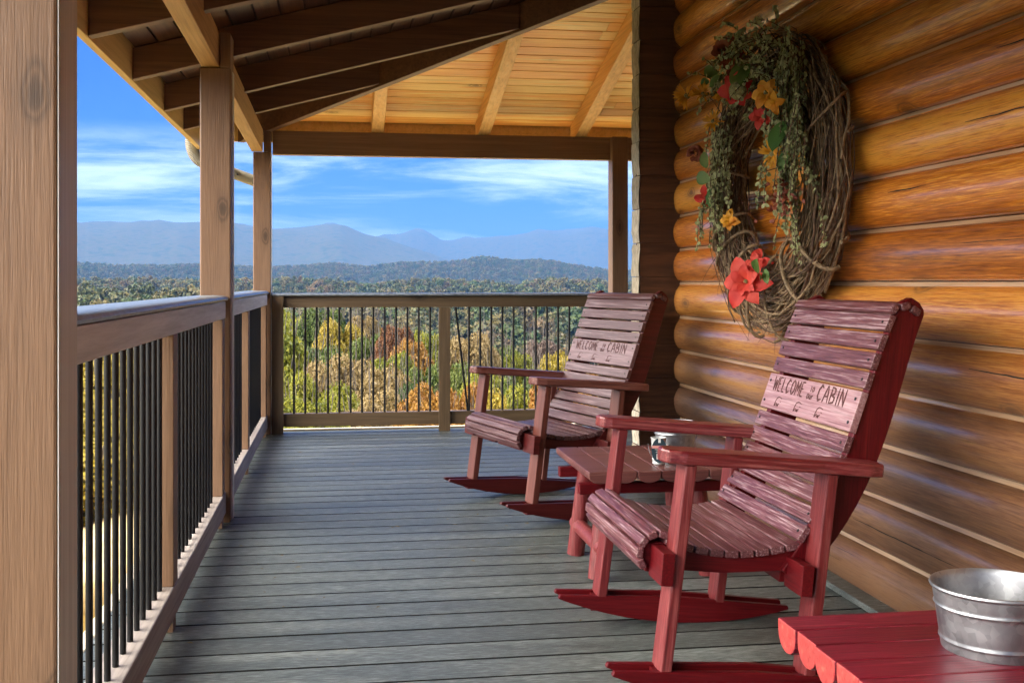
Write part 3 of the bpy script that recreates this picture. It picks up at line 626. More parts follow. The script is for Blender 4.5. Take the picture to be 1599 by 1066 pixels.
# ------------------------------------------------------------ porch roof
ZR = lambda q: 2.251+.263*q                       # underside of rafters; q = X on the left slope, 7.47-Y on the far slope
HC = 7.47; RD = .15
def roof():
    root = empty('porch_roof', (0, 4, 2.2)); tag(root, 'open timber porch roof with rafters under a pine board ceiling', 'roof')
    def P(mb, name, m, **k):
        o = mb.build(name, m, root, **k); o.location = (0, -4, -2.2); return o
    def raf(p, q, w_, ax):
        (x0, y0, z0), (x1, y1, z1) = p, q
        mb = MB(); h = RD-.004
        if ax == 'X':
            vs = [(x0, y0-w_/2, z0), (x0, y0+w_/2, z0), (x1, y1-w_/2, z1), (x1, y1+w_/2, z1)]
        else:
            vs = [(x0-w_/2, y0, z0), (x0+w_/2, y0, z0), (x1-w_/2, y1, z1), (x1+w_/2, y1, z1)]
        vs += [(a, b, c+h) for a, b, c in vs]
        mb.add(vs, [(0, 1, 3, 2), (4, 6, 7, 5), (0, 2, 6, 4), (1, 5, 7, 3), (0, 4, 5, 1), (2, 3, 7, 6)])
        return mb
    for yc in (7.20, 6.42, 5.46, 4.53, 3.63, 2.72, 1.8, .9, 0, -.9, -1.8, -2.7, -3.6, -4.5, -5.4, -6.3):
        xe = min(HC-yc-.02, 1.80)
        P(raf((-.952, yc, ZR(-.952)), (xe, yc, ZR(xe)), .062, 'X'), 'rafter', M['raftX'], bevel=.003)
    for xc in (.27, 1.03, 1.74, 2.7, 3.6, 4.5):
        ye = max(HC-xc+.02, 5.86); yo = 8.17
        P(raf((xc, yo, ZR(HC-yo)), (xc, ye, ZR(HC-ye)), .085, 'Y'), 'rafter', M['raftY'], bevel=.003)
    hp = MB(); d = Vector((1, -1, 0)).normalized(); s = Vector((1, 1, 0)).normalized()*.028
    a0 = Vector((-.69, 8.16, ZR(-.69)-.022)); a1 = Vector((1.93, 5.54, ZR(1.93)-.022))
    vs = [a0-s, a0+s, a1-s, a1+s]; vs = vs+[v+Vector((0, 0, .165)) for v in vs]
    hp.add(vs, [(0, 1, 3, 2), (4, 6, 7, 5), (0, 2, 6, 4), (1, 5, 7, 3), (0, 4, 5, 1), (2, 3, 7, 6)]); P(hp, 'hip_rafter', M['raftX'], bevel=.003)
    # ceiling boards
    cf = MB(); y = 8.19
    while y > 1.3:
        ya, yb = y, y-.108; x0 = HC-ya-.0
        za, zb = ZR(HC-ya)+RD, ZR(HC-yb)+RD; xa, xb = HC-ya+.0, HC-yb+.0; g = .0075
        xe = 6.9
        # joints along the run
        xs = [None, random.uniform(1.5, 3.5), xe]
        for i in range(2):
            l0a = xa if i == 0 else xs[1]+.0015; l0b = xb if i == 0 else xs[1]+.0015; l1 = xs[i+1]
            if l1 <= max(l0a, l0b)+.05: continue
            t = .014
            vs = [(l0a, ya-g, za), (l1, ya-g, za), (l1, yb, zb), (l0b, yb, zb)]
            vs += [(a, b, c+t) for a, b, c in vs]
            cf.add(vs, [(0, 1, 2, 3), (7, 6, 5, 4), (0, 4, 5, 1), (1, 5, 6, 2), (2, 6, 7, 3), (3, 7, 4, 0)])
        y -= .1125
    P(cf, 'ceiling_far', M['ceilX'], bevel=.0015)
    cs = MB(); x = -.95
    while x < 5.9:
        xa, xb = x, x+.108; za, zb = ZR(xa)+RD, ZR(xb)+RD
        ya, yb = min(HC-xa, 8.19), min(HC-xb, 8.19); t = .014; g = .0075
        vs = [(xa+g, -7, za), (xa+g, ya, za), (xb, yb, zb), (xb, -7, zb)]; vs += [(a, b, c+t) for a, b, c in vs]
        cs.add(vs, [(0, 1, 2, 3), (7, 6, 5, 4), (0, 4, 5, 1), (1, 5, 6, 2), (2, 6, 7, 3), (3, 7, 4, 0)])
        x += .1125
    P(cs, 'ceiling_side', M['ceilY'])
    sh = MB(); T = RD+.020
    pl = lambda pts: [(a, b, ZR(q)+T) for a, b, q in pts]
    A = pl([(-1.0, -7.1, -1.0), (-1.0, 8.24, -1.0), (-.77, 8.24, -.77), (5.4, 2.07, 5.4), (5.4, -7.1, 5.4)])
    B = pl([(-.77, 8.24, -.77), (7.2, 8.24, -.77), (7.2, 2.07, 5.4), (5.4, 2.07, 5.4)])
    for Q in (A, B):
        n = len(Q); sh.add(Q+[(a, b, c+.05) for a, b, c in Q], [tuple(range(n)), tuple(range(2*n-1, n-1, -1))]+[(i, (i+1) % n, (i+1) % n+n, i+n) for i in range(n)])
    Q = pl([(5.4, -7.1, 5.4), (5.4, 2.07, 5.4), (7.2, 2.07, 5.4), (7.2, -7.1, 5.4)])
    sh.add(Q+[(a, b, c+.05) for a, b, c in Q], [(0, 1, 2, 3), (7, 6, 5, 4), (0, 4, 5, 1), (1, 5, 6, 2), (2, 6, 7, 3), (3, 7, 4, 0)])
    P(sh, 'roof_cover', M['shingle'])
    f = MB(); f.box(-.99, -.954, -7, 8.222, ZR(-.97)+.0, ZR(-.97)+.175); P(f, 'fascia', M['fascia'], bevel=.003)
    f = MB(); f.box(-.952, 7.1, 8.194, 8.224, ZR(HC-8.2)+.0, ZR(HC-8.2)+.165); P(f, 'fascia', M['fascia'], bevel=.003)
    # header beams on the posts
    b = MB(); vs = []
    for yy, zz in ((-7, 2.18), (5.06, 2.00), (7.93, 1.958)):
        for xx, dz in ((-.597, 0), (-.521, 0), (-.521, .155), (-.597, .155)): vs.append((xx, yy, zz+dz))
    fs = [(3, 2, 1, 0), (8, 9, 10, 11)]
    for i in range(2):
        for j in range(4): fs.append((i*4+j, i*4+(j+1) % 4, (i+1)*4+(j+1) % 4, (i+1)*4+j))
    b.add(vs, fs); P(b, 'header_beam', M['beamY'], bevel=.003)
    b = MB(); b.box(-.46, 6.9, 7.975, 8.055, 1.948, 2.113); P(b, 'header_beam', M['beamX'], bevel=.003)
    for (mx, my) in ((1.955, 8.01),): pass
roof()

# ------------------------------------------------------------ posts
def post(x0, x1, y0, y1, ztop, label, notch=None, side=None):
    e = empty('porch_post', ((x0+x1)/2, (y0+y1)/2, 0)); tag(e, label, 'post', 'square posts holding up the porch roof')
    mb = MB(); mb.box(x0, x1, y0, y1, .001, ztop)
    o = mb.build('post_shaft', M['post'], e, bevel=.006); o.location = (-(x0+x1)/2, -(y0+y1)/2, 0)
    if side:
        mb = MB(); mb.box(x1, x1+.002, y0+side[0], y0+side[1], .002, ztop-.004); o = mb.build('lit_side_face', M['side_lit'], e); o.location = (-(x0+x1)/2, -(y0+y1)/2, 0)  # thin skin carrying the painted light of the right face
    if notch:
        mb = MB(); mb.box(-.518, x1-.001, y0+.001, y1-.001, ztop+.0005, notch); o = mb.build('notched_top', M['post'], e, bevel=.004); o.location = (-(x0+x1)/2, -(y0+y1)/2, 0)
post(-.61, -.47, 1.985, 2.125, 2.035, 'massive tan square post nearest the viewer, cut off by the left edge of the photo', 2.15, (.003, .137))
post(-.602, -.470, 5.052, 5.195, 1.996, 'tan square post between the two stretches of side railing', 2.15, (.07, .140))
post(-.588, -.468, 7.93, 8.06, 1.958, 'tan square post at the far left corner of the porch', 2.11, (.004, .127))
post(1.953, 2.071, 7.90, 8.03, 2.11, 'tan square post at the right end of the far railing, beside the cabin corner')

# ------------------------------------------------------------ railings
RAILS = 'porch railings with black balusters'
def balusters(root, pts, z0, z1, lean=None):
    first = None
    for i, (x, y) in enumerate(pts):
        if first is None:
            mb = MB(); mb.tube([(0, 0, 0), (0, 0, z1-z0)], .0078, 10); o = mb.build('baluster', M['black'], root, smooth=True); first = o
        else:
            o = first.copy(); col.objects.link(o); o.parent = root
        o.location = Vector((x, y, z0))-root.location
        if lean and i == lean[0]: o.rotation_euler = (0, lean[1], 0)
def side_rail(y0, y1, mids, bal, label, zoff=0):
    root = empty('porch_railing', (-.52, (y0+y1)/2, 0)); tag(root, label, 'railing')
    def P(mb, n, m, **k): o = mb.build(n, m, root, **k); o.location = -root.location; return o
    mb = MB(); prof_ = [(-.645, .975), (-.648, .985), (-.642, .996), (-.60, .999), (-.53, .999), (-.495, .997), (-.484, .992), (-.479, .984), (-.483, .976), (-.50, .973)]
    mb.prism(prof_, lambda u, v, a: (u, a, v+zoff), y0+.001, y1-.001); P(mb, 'handrail_cap', M['cap'], smooth=True)
    mb = MB(); mb.box(-.528, -.490, y0+.001, y1-.02, .8985+zoff, .9725+zoff); P(mb, 'top_rail', M['railY'], bevel=.003)
    mb = MB(); mb.box(-.578, -.490, y0+.001, y1-.001, .045, .140); P(mb, 'bottom_rail', M['botY'], bevel=.004)
    for (m0, m1) in mids:
        mb = MB(); mb.box(-.574, -.492, m0, m1, .1405, .898+zoff); P(mb, 'rail_post', M['post'], bevel=.003)
        mb = MB(); mb.box(-.56, -.496, m0+.01, m1-.01, .001, .0445); P(mb, 'foot_block', M['post'])
    balusters(root, bal, .14, .90+zoff)
side_rail(2.127, 5.050, [(3.487, 3.575), (4.925, 5.015)], [(-.527, 3.448-k*.0947) for k in range(13, -1, -1)]+[(-.527, 3.655+k*.0947) for k in range(13)], 'side railing with a grey-blue cap between the nearest post and the next one')
side_rail(5.197, 7.928, [(6.30, 6.39), (7.80, 7.89)], [(-.527, 5.26+k*.0947) for k in range(11)]+[(-.527, 6.47+k*.0947) for k in range(14)], 'short far stretch of side railing, between the middle post and the corner post')
def far_rail(x0, x1, ends, mids, bal, label, lean=None):
    root = empty('porch_railing', ((x0+x1)/2, 8.0, 0)); tag(root, label, 'railing')
    def P(mb, n, m, **k): o = mb.build(n, m, root, **k); o.location = -root.location; return o
    mb = MB(); prof_ = [(7.94, .962), (7.936, .968), (7.94, .976), (7.955, .980), (8.09, .980), (8.10, .970), (8.095, .962)]
    mb.prism(prof_, lambda u, v, a: (a, u, v), x0, x1); P(mb, 'handrail_cap', M['cap'], smooth=True)
    mb = MB(); mb.box(x0, x1-.001, 7.975, 8.013, .880, .9615); P(mb, 'top_rail', M['railX'], bevel=.003)
    mb = MB(); mb.box(x0+.002, x1-.002, 7.975, 8.045, .048, .137); P(mb, 'bottom_rail', M['railX'], bevel=.003)
    for (m0, m1) in ends+mids:
        mb = MB(); mb.box(m0, m1, 7.945, 7.9735, .001, .8795 if (m0, m1) in mids else .9612); mb.box(m0+.001, m1-.001, 7.9735, 7.9748, .14, .878); P(mb, 'rail_post', M['farpost'], bevel=.002)
    balusters(root, bal, .137, .882, lean)
def XF(px, Y=7.99):
    t = math.tan(PXS(px)); return Y*t
mid = (XF(686, 7.95), XF(703.5, 7.95))
far_rail(-.466, 1.951, [(-.464, XF(443, 7.95)), (1.862, 1.950)], [mid], [(XF(459.5+i*17.72), 7.995) for i in range(13)]+[(XF(733), 7.995)]+[(XF(733+17.4*(i+1)), 7.995) for i in range(9)]+[(XF(711), 7.995)],
         'far railing across the end of the porch, in front of the autumn woods', None)
# the loose baluster beside the middle rail post leans
lb = [o for o in col.objects if o.name.startswith('baluster')][-1]
lb.rotation_euler = (0, R(-0), 0); lb.location.x = XF(731)-lb.parent.location.x; lb.rotation_euler = (0, -math.atan((XF(731)-XF(712))/.745), 0)
far_rail(2.073, 6.8, [(2.075, 2.16)], [(4.3, 4.38)], [(2.24+.0835*i, 7.995) for i in range(30)], 'railing continuing to the right beyond the cabin corner')

# ------------------------------------------------------------ downspout
def downspout():
    e = empty('downspout', (-1.02, 8.18, 2.0)); tag(e, 'beige downspout with a ribbed elbow under the far left eave', 'downspout')
    def pipe(pts, name, ribs=False):
        path = []
        for i in range(len(pts)-1):
            for k in range(14): path.append(Vector(pts[i]).lerp(Vector(pts[i+1]), k/14))
        path.append(Vector(pts[-1]))
        r = [.040+(.003*(i % 2) if ribs else 0) for i in range(len(path))]
        mb = MB(); mb.tube(path, r, 20); o = mb.build(name, M['downsp'], e, smooth=True); o.location = -e.location
    A = Vector((-1.035, 8.19, 2.13)); pipe([A, A+Vector((0, 0, -.06))], 'outlet')
    arc = []; c0 = Vector((-1.035, 8.19, 2.065))
    dirn = Vector((.93, .10, -.33)).normalized()
    p1 = c0; p3 = c0+Vector((0, 0, -.13))+dirn*.10; pm = c0+Vector((0, 0, -.13))
    for k in range(41):
        t = k/40; arc.append(p1*(1-t)**2+pm*2*t*(1-t)+p3*t*t)
    mb = MB(); mb.tube(arc, [.041+.004*(i % 2) for i in range(41)], 20); o = mb.build('elbow', M['downsp'], e, smooth=False); o.location = -e.location
    p4 = Vector((-.575, 8.24, 1.775)); pipe([p3, p4], 'pipe'); pipe([p4, Vector((-.535, 8.16, 1.72)), Vector((-.535, 8.13, 1.60))], 'elbow', True); pipe([Vector((-.535, 8.13, 1.60)), Vector((-.535, 8.22, -1.5))], 'pipe')
    mb = MB(); 
    q = p3.lerp(p4, .62); mb.obox(q+Vector((0, -.043, 0)), (1, 0, 0), (0, 1, 0), (0, 0, 1), .006, .006, .006); o = mb.build('screw', M['screw'], e); o.location = -e.location
downspout()

# ------------------------------------------------------------ rocking chair
FONT = {
 'W': [[(0, 1), (.22, 0)], [(.22, 0), (.48, .75)], [(.52, .75), (.75, 0)], [(.75, 0), (1, 1)]], 'E': [[(.1, 0), (.1, 1)], [(.15, 1), (.8, 1)], [(.15, .52), (.65, .52)], [(.15, 0), (.8, 0)]],
 'L': [[(.1, 1), (.1, 0)], [(.15, 0), (.8, 0)]], 'C': [[(.85, .85), (.5, 1), (.15, .7), (.1, .3), (.4, 0), (.85, .12)]], 'O': [[(.42, 1), (.12, .75), (.12, .25), (.42, 0)], [(.58, 0), (.9, .25), (.9, .75), (.58, 1)]],
 'M': [[(.05, 0), (.12, 1)], [(.18, .95), (.5, .3)], [(.5, .3), (.82, .95)], [(.88, 1), (.95, 0)]], 'T': [[(.5, 0), (.5, .92)], [(0, 1), (1, 1)]],
 'A': [[(.02, 0), (.42, 1)], [(.55, 1), (.95, 0)], [(.28, .35), (.7, .35)]], 'B': [[(.1, 0), (.1, 1)], [(.18, 1), (.7, .9), (.7, .62), (.2, .52)], [(.25, .5), (.85, .38), (.8, .1), (.18, 0)]],
 'I': [[(.5, 0), (.5, 1)]], 'N': [[(.1, 0), (.1, 1)], [(.15, .95), (.85, .05)], [(.9, 0), (.9, 1)]],
 'u': [[(.1, .62), (.12, .15), (.5, 0), (.8, .15)], [(.85, .62), (.85, 0)]], 'r': [[(.2, .62), (.2, 0)], [(.25, .4), (.5, .6), (.8, .55)]]}
BEAR = [[(0, 0), (.06, .45), (.16, .8), (.4, .98), (.72, .96)], [(.74, .92), (.98, .86)], [(.12, .02), (.2, .28), (.34, .3)], [(.36, .0), (.40, .24)], [(.46, .26), (.54, .0)], [(.6, .02), (.64, .26), (.76, .3)], [(.8, .56), (.93, .52)]]
def chair_build():
    root = empty('rocking_chair')
    def P(mb, n, m, par=None, **k): return mb.build(n, m, par or root, **k)
    W2 = .34                                        # half distance between rocker centre lines
    # rockers: two sandwiched boards each side
    Rr = 1.245; Lr = .74
    for s in (-1, 1):
        yc = s*(W2-.0)
        for dy in (-.032, .032):
            poly = []
            n = 20
            for i in range(n+1):
                x = Lr*i/n; zb = Rr-math.sqrt(Rr*Rr-(x-Lr/2)**2); poly.append((x, max(zb, 0)))
            poly += [(Lr-.004, .067), (.5*Lr, .079), (.004, .067)]
            mb = MB(); mb.prism(poly, lambda u, v, a: (u, a, v), yc+dy-.0095, yc+dy+.0095); P(mb, 'rocker', M['redX'], bevel=.002)
    # legs
    for s in (-1, 1):
        yc = s*W2
        mb = MB(); mb.bar((.134, yc, .02), (.162, yc, .582), .036, .043, up=(0, 1, 0)); 
        mb = MB()
        def leg(x0, x1, z0, z1, yc, wx=.030, wy=.080):
            m = MB()
            vs = []
            for x, z in ((x0, z0), (x1, z1)):
                for a, b in ((-1, -1), (1, -1), (1, 1), (-1, 1)): vs.append((x+a*wx/2, yc+b*wy/2, z))
            m.add(vs, [(0, 3, 2, 1), (4, 5, 6, 7), (0, 1, 5, 4), (1, 2, 6, 5), (2, 3, 7, 6), (3, 0, 4, 7)]); return m
        P(leg(.136, .158, .066, .582, yc-s*.002), 'leg', M['legred'], bevel=.004)
        P(leg(.512, .530, .066, .582, yc-s*.002), 'leg', M['legred'], bevel=.004)
        # tongues between the rocker boards
        m = leg(.134, .136, .02, .065, yc, .05, .042); P(m, 'leg_tongue', M['redZ']); m = leg(.510, .512, .02, .065, yc, .05, .042); P(m, 'leg_tongue', M['redZ'])
    # arms
    for s in (-1, 1):
        yc = s*(W2+.005); y0, y1 = yc-.052, yc+.052
        out = y1 if s > 0 else y0; inn = y0 if s > 0 else y1
        a = lambda f: inn+(out-inn)*f
        poly = [(.085, a(.25)), (.095, a(.06)), (.12, a(0)), (.60, a(0)), (.66, a(.12)), (.668, a(.5)), (.66, a(.92)), (.62, a(1)), (.56, a(.97)), (.50, a(.92)), (.14, a(.95)), (.095, a(.86)), (.082, a(.6))]
        mb = MB(); mb.prism(poly, lambda u, v, z: (u, v, z), .583, .617); P(mb, 'armrest', M['armred'], bevel=.006)
    # seat side rails and cross bars
    def seatz(x):                                   # top of seat slats
        t = (x-.11)/(.48-.11); return .392-.030*math.sin(math.pi*min(1, max(0, t)))**1.0+(-.004*t)
    top = [(.125+.365*i/14) for i in range(15)]
    poly = [(x, seatz(x)-.019) for x in top]
    nose = [(.075, .362), (.068, .335), (.085, .305), (.12, .300)]
    poly = poly+[(.52, .375), (.53, .318), (.30, .298)]+nose[::-1]
    for y0, y1 in ((-.282, -.252), (.252, .282), (-.015, .015)):
        mb = MB(); mb.prism(poly, lambda u, v, a: (u, a, v), y0, y1); P(mb, 'seat_rail', M['redX'], bevel=.002)
    for x0, x1, z0, z1 in ((.098, .130, .285, .365), (.462, .493, .275, .352)):
        mb = MB(); mb.box(x0, x1, -.395, -.284, z0, z1); mb.box(x0, x1, .284, .395, z0, z1); mb.box(x0+.001, x1-.001, -.251, -.016, z0, z1-.04); mb.box(x0+.001, x1-.001, .016, .251, z0, z1-.04)
        P(mb, 'cross_bar', M['redY'], bevel=.002)
    # seat slats: flat ones, then the rolled front
    xs = [.150+.0405*i for i in range(9)]
    hw = .297
    for i, x in enumerate(xs):
        z = seatz(x)-.010; dzdx = (seatz(x+.01)-seatz(x-.01))/.02; ax = Vector((1, 0, dzdx)).normalized(); up = Vector((-dzdx, 0, 1)).normalized()
        mb = MB(); mb.obox((x, 0, z), ax, (0, 1, 0), up, .0178, hw, .0095); P(mb, 'seat_slat', M['wornY'], bevel=.0025)
    c = Vector((.118, 0, .341))
    for i, an in enumerate((80, 113, 146, 179, 212)):
        d = Vector((math.cos(R(an)), 0, math.sin(R(an)))); tt = Vector((-d.z, 0, d.x))
        mb = MB(); mb.obox(c+d*.050, tt, (0, 1, 0), d, .0128, hw+.002, .0095); P(mb, 'seat_slat', M['wornY'], bevel=.004, segs=3)
    # back boards
    fr = [(.491, .407), (.555, .543), (.606, .683), (.628, .791), (.667, .925), (.711, 1.049)]
    fx = np.array([p[0] for p in fr]); fz = np.array([p[1] for p in fr])
    s_ = np.concatenate([[0], np.cumsum(np.hypot(np.diff(fx), np.diff(fz)))]); ST = s_[-1]
    from numpy.polynomial import Polynomial as PF
    px_ = PF.fit(s_, fx, 3); pz_ = PF.fit(s_, fz, 3)
    def bp(s):
        return Vector((float(px_(s)), 0, float(pz_(s)))), Vector((float(px_.deriv()(s)), 0, float(pz_.deriv()(s)))).normalized()
    for y0, y1 in ((-.300, -.268), (.268, .300)):
        f_ = []; b_ = []
        for i in range(17):
            s = -.10+(ST+.085)*i/16; p, t = bp(max(s, 0)) ; p = p+t*min(s, 0); nrm = Vector((t.z, 0, -t.x))   # backwards
            wd = .060+.022*math.sin(math.pi*min(1, max(0, i/16)))+.012*(i/16)
            f_.append((p+nrm*.012)); b_.append(p+nrm*(.012+wd))
        top_ = b_[-1]; p, t = bp(ST-.02); nn = Vector((t.z, 0, -t.x))
        cap_ = [b_[-1]+t*.012-nn*.006, b_[-1]+t*.024-nn*.026, f_[-1]+t*.026+nn*.02]
        poly = [(v.x, v.z) for v in f_]+[(v.x, v.z) for v in cap_[::-1]]+[(v.x, v.z) for v in b_[::-1]]
        mb = MB(); mb.prism(poly, lambda u, v, a: (u, a, v), y0, y1); P(mb, 'back_board', M['redZ'], bevel=.003)
    # back slats; the sign board replaces two of them
    hb = .311
    s0 = float(np.interp(.683, fz, s_)); s1 = float(np.interp(.791, fz, s_))
    def slat(sc, h, name='back_slat', mat=None, th=.009, lift=0):
        p, t = bp(sc); n = Vector((-t.z, 0, t.x))
        mb = MB(); mb.obox(p+n*(-.002+lift), t, (0, 1, 0), n, h/2, hb, th); return P(mb, name, mat or M['wornY'], bevel=.0022), p, t, n
    screws = MB()
    def scr(p, t, n, h):
        for y in (-.285, .285):
            for q in (-.0,):
                cc = p+n*.0075+Vector((0, y, 0))+t*q
                a = t*.0042; b = Vector((0, .0042, 0)); vs = [cc+a*math.cos(k*math.pi/4)+b*math.sin(k*math.pi/4) for k in range(8)]; vs += [v+n*.0012 for v in vs]
                screws.add(vs, [tuple(range(8)), tuple(range(15, 7, -1))]+[(k, k+8, (k+1) % 8+8, (k+1) % 8) for k in range(8)])
    for i in range(6):
        sc = s0-.0085-.0245-i*.0515; o, p, t, n = slat(sc, .0435); scr(p, t, n, .04)
    for i in range(4):
        sc = s1+.008+.0235+i*.0535; o, p, t, n = slat(sc, .0445); scr(p, t, n, .04)
    for k, (ds, off, ang) in enumerate(((.232, .002, -14), (.252, -.024, -52), (.254, -.054, -95))):
        p, t = bp(min(s1+ds, ST)); p = p+t*max(0, s1+ds-ST); n = Vector((-t.z, 0, t.x)); a = R(ang)
        t2 = t*math.cos(a)+n*math.sin(a)*-1*-1; t2 = (t*math.cos(a)-n*math.sin(a)*-1).normalized(); n2 = Vector((-t2.z, 0, t2.x))
        mb = MB(); mb.obox(p+n*off, t2, (0, 1, 0), n2, .014, hb, .010); P(mb, 'back_slat', M['wornY'], bevel=.005, segs=3)
    o, p, t, n = slat((s0+s1)/2, s1-s0, 'sign_board', M['signw'], th=.010, lift=.001)
    sign = o; H = (s1-s0)/2; Wd = hb; face = p+n*(.0099)
    for y in (-.29, .29):
        for q in (-.032, .032):
            cc = face+Vector((0, y, 0))+t*q+n*.0002; a = t*.0045; b = Vector((0, .0045, 0)); vs = [cc+a*math.cos(k*math.pi/4)+b*math.sin(k*math.pi/4) for k in range(8)]; vs += [v+n*.0012 for v in vs]
            screws.add(vs, [tuple(range(8)), tuple(range(15, 7, -1))]+[(k, k+8, (k+1) % 8+8, (k+1) % 8) for k in range(8)])
    P(screws, 'screws', M['screw'])
    # engraving: u to the right (towards -y), v up
    def stroke(mb, pts, w0):
        for i in range(len(pts)-1):
            a = Vector(pts[i]); b = Vector(pts[i+1]); d = (b-a)
            if d.length < 1e-6: continue
            d.normalize(); q = Vector((-d.y, d.x)); wa = w0*(.62 if i == 0 else 1); wb = w0*(.55 if i == len(pts)-2 else 1)
            m_ = (a+b)/2; e = d*w0*.3
            poly = [a-e-q*wa*.5, a-e+q*wa*.4, m_+q*w0*.62, b+e+q*wb*.5, b+e-q*wb*.4, m_-q*w0*.5]
            f = lambda u, v, z: face+Vector((0, -u, 0))+t*v+n*z
            mb.prism([(r.x, r.y) for r in poly], f, -.0004, .0005)
    tx = MB()
    def word(s, u0, v0, w_, h, gap, wd, slope=0):
        u = u0
        for ch in s:
            stk = FONT[ch]; ww = w_*(.35 if ch == 'I' else .82 if ch in 'LE' else 1.0)
            for st in stk: stroke(tx, [(u+a*ww+(.16*b*h*0), v0+b*h+slope*(u-u0)) for a, b in st], wd)
            u += ww+gap
        return u
    full = 2*Wd
    word('WELCOME', -Wd+.055, .004, .029, .042, .0062, .0048)
    word('TO', -Wd+.318, .024, .012, .015, .003, .0019); word('O', -Wd+.308, .002, .013, .015, .003, .0019); word('ur', -Wd+.324, .002, .012, .020, .003, .0019)
    word('CABIN', -Wd+.372, .004, .033, .046, .0075, .0052)
    P(tx, 'lettering', M['carve'], sign)
    br = MB()
    for u0 in (-Wd+.105, -Wd+.250, -Wd+.395):
        for st in BEAR: stroke(br, [(u0+a*.044, -.043+b*.030) for a, b in st], .0022)
    P(br, 'bear_engraving', M['carve'], sign)
    return root
M['armred'] = wood('red_paint_armrest', (.08, .005, .007), (.16, .014, .017), (.34, .10, .095), 'X', fine=150, stretch=24, rough=.3, bump=.4, bdist=.001, vary=.1, blotch=.4, spec=.6)
ch = chair_build()
tag(ch, 'near red rocking chair with its sharp carved welcome sign, in front of the wreath', 'rocking chair', 'red slatted rocking chairs')
TILT = R(5)
ch.location = (.655, 3.05, .037); ch.rotation_euler = (0, TILT, 0)
ch2 = copy_tree(ch); ch2['label'] = 'far rocking chair standing by the far railing and cabin corner, turned towards the viewer'
ang = R(15.7); mx, my = (.513+.692)/2, (5.43+4.795)/2
ch2.location = (mx, my, .037); ch2.rotation_euler = (0, TILT, ang)

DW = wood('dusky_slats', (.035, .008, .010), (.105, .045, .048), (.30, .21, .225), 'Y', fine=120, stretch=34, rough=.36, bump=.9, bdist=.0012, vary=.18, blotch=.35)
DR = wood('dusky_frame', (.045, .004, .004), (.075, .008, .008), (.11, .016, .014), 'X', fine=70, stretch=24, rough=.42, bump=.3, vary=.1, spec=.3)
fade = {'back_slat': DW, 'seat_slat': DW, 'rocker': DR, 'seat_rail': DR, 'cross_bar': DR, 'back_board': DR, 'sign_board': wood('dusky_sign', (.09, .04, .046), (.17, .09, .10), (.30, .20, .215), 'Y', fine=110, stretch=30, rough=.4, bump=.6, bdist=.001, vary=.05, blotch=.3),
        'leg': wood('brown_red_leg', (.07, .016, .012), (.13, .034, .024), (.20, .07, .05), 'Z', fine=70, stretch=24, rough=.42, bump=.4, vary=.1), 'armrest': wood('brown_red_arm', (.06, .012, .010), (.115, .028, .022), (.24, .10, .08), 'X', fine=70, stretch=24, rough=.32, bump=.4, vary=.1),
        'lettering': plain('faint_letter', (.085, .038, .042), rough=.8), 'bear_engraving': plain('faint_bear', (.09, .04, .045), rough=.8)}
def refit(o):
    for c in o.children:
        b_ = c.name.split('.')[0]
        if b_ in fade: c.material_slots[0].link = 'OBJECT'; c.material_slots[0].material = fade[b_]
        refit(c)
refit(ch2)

# ------------------------------------------------------------ low log tables
def table_build(planks, topm, endm, legm, dp=.036):
    root = empty('log_table'); Lp = .60; wp = .0868; n = planks
    for i in range(n):
        y1 = -i*wp; y0 = y1-wp+.003
        poly = [(y0, .400), (y1, .400), (y1, .385)]
        for k in range(9):
            a = math.pi*k/8; poly.append(((y0+y1)/2+(wp/2-.0015)*math.cos(a), (.378 if dp > .03 else .384)-dp*math.sin(a)))
        poly.append((y0, .385))
        mb = MB(); nn = len(poly); l0, l1 = random.uniform(-.003, .003), Lp+random.uniform(-.004, .004)
        vs = [(l0, y, z) for y, z in poly]+[(l1, y, z) for y, z in poly]
        mb.add(vs, [tuple(range(nn)), tuple(range(2*nn-1, nn-1, -1))], 1)
        mb.add(vs, [(j, j+nn, (j+1) % nn+nn, (j+1) % nn) for j in range(nn)], 0)
        me_ = mb.build('plank', [topm, endm], root)
        bm = bmesh.new(); bm.from_mesh(me_.data); bmesh.ops.remove_doubles(bm, verts=bm.verts, dist=1e-5); bmesh.ops.recalc_face_normals(bm, faces=bm.faces); bm.to_mesh(me_.data); bm.free()
        md = me_.modifiers.new('bevel', 'BEVEL'); md.width = .003; md.segments = 2; md.limit_method = 'ANGLE'; md.angle_limit = R(40)
    Wt = n*wp
    for x in (.10, .46):
        mb = MB(); mb.box(x, x+.04, -Wt+.0, 0-.0+.012, .305, .343); P = mb.build('batten', legm['Y'], root, bevel=.003)
    for x, sx in ((.14, -1), (.46, 1)):
        for y, sy in ((-.09, 1), (-Wt+.09, -1)):
            mb = MB(); mb.tube([(x, y, .34), (x+sx*.025, y+sy*.035, .002)], [.031, .034], 18); mb.build('leg', legm['Z'], root, smooth=True)
    for y, sy in ((-.09, 1), (-Wt+.09, -1)):
        mb = MB(); mb.tube([(.10-.035, y+sy*.024, .115), (.12, y+sy*.024, .115), (.48, y+sy*.024, .115), (.50+.035, y+sy*.024, .115)], [.026, .028, .028, .026], 16); mb.build('stretcher', legm['X'], root, smooth=True)
    return root
t1 = table_build(6, M['tabr'], M['tabr'], {'X': M['legred'], 'Y': M['redY'], 'Z': M['legred']}, dp=.026)
tag(t1, 'low dull red-brown log table standing between the two rocking chairs', 'table')
t1.location = (.853, 3.78, 0); t1.rotation_euler = (0, 0, R(90))
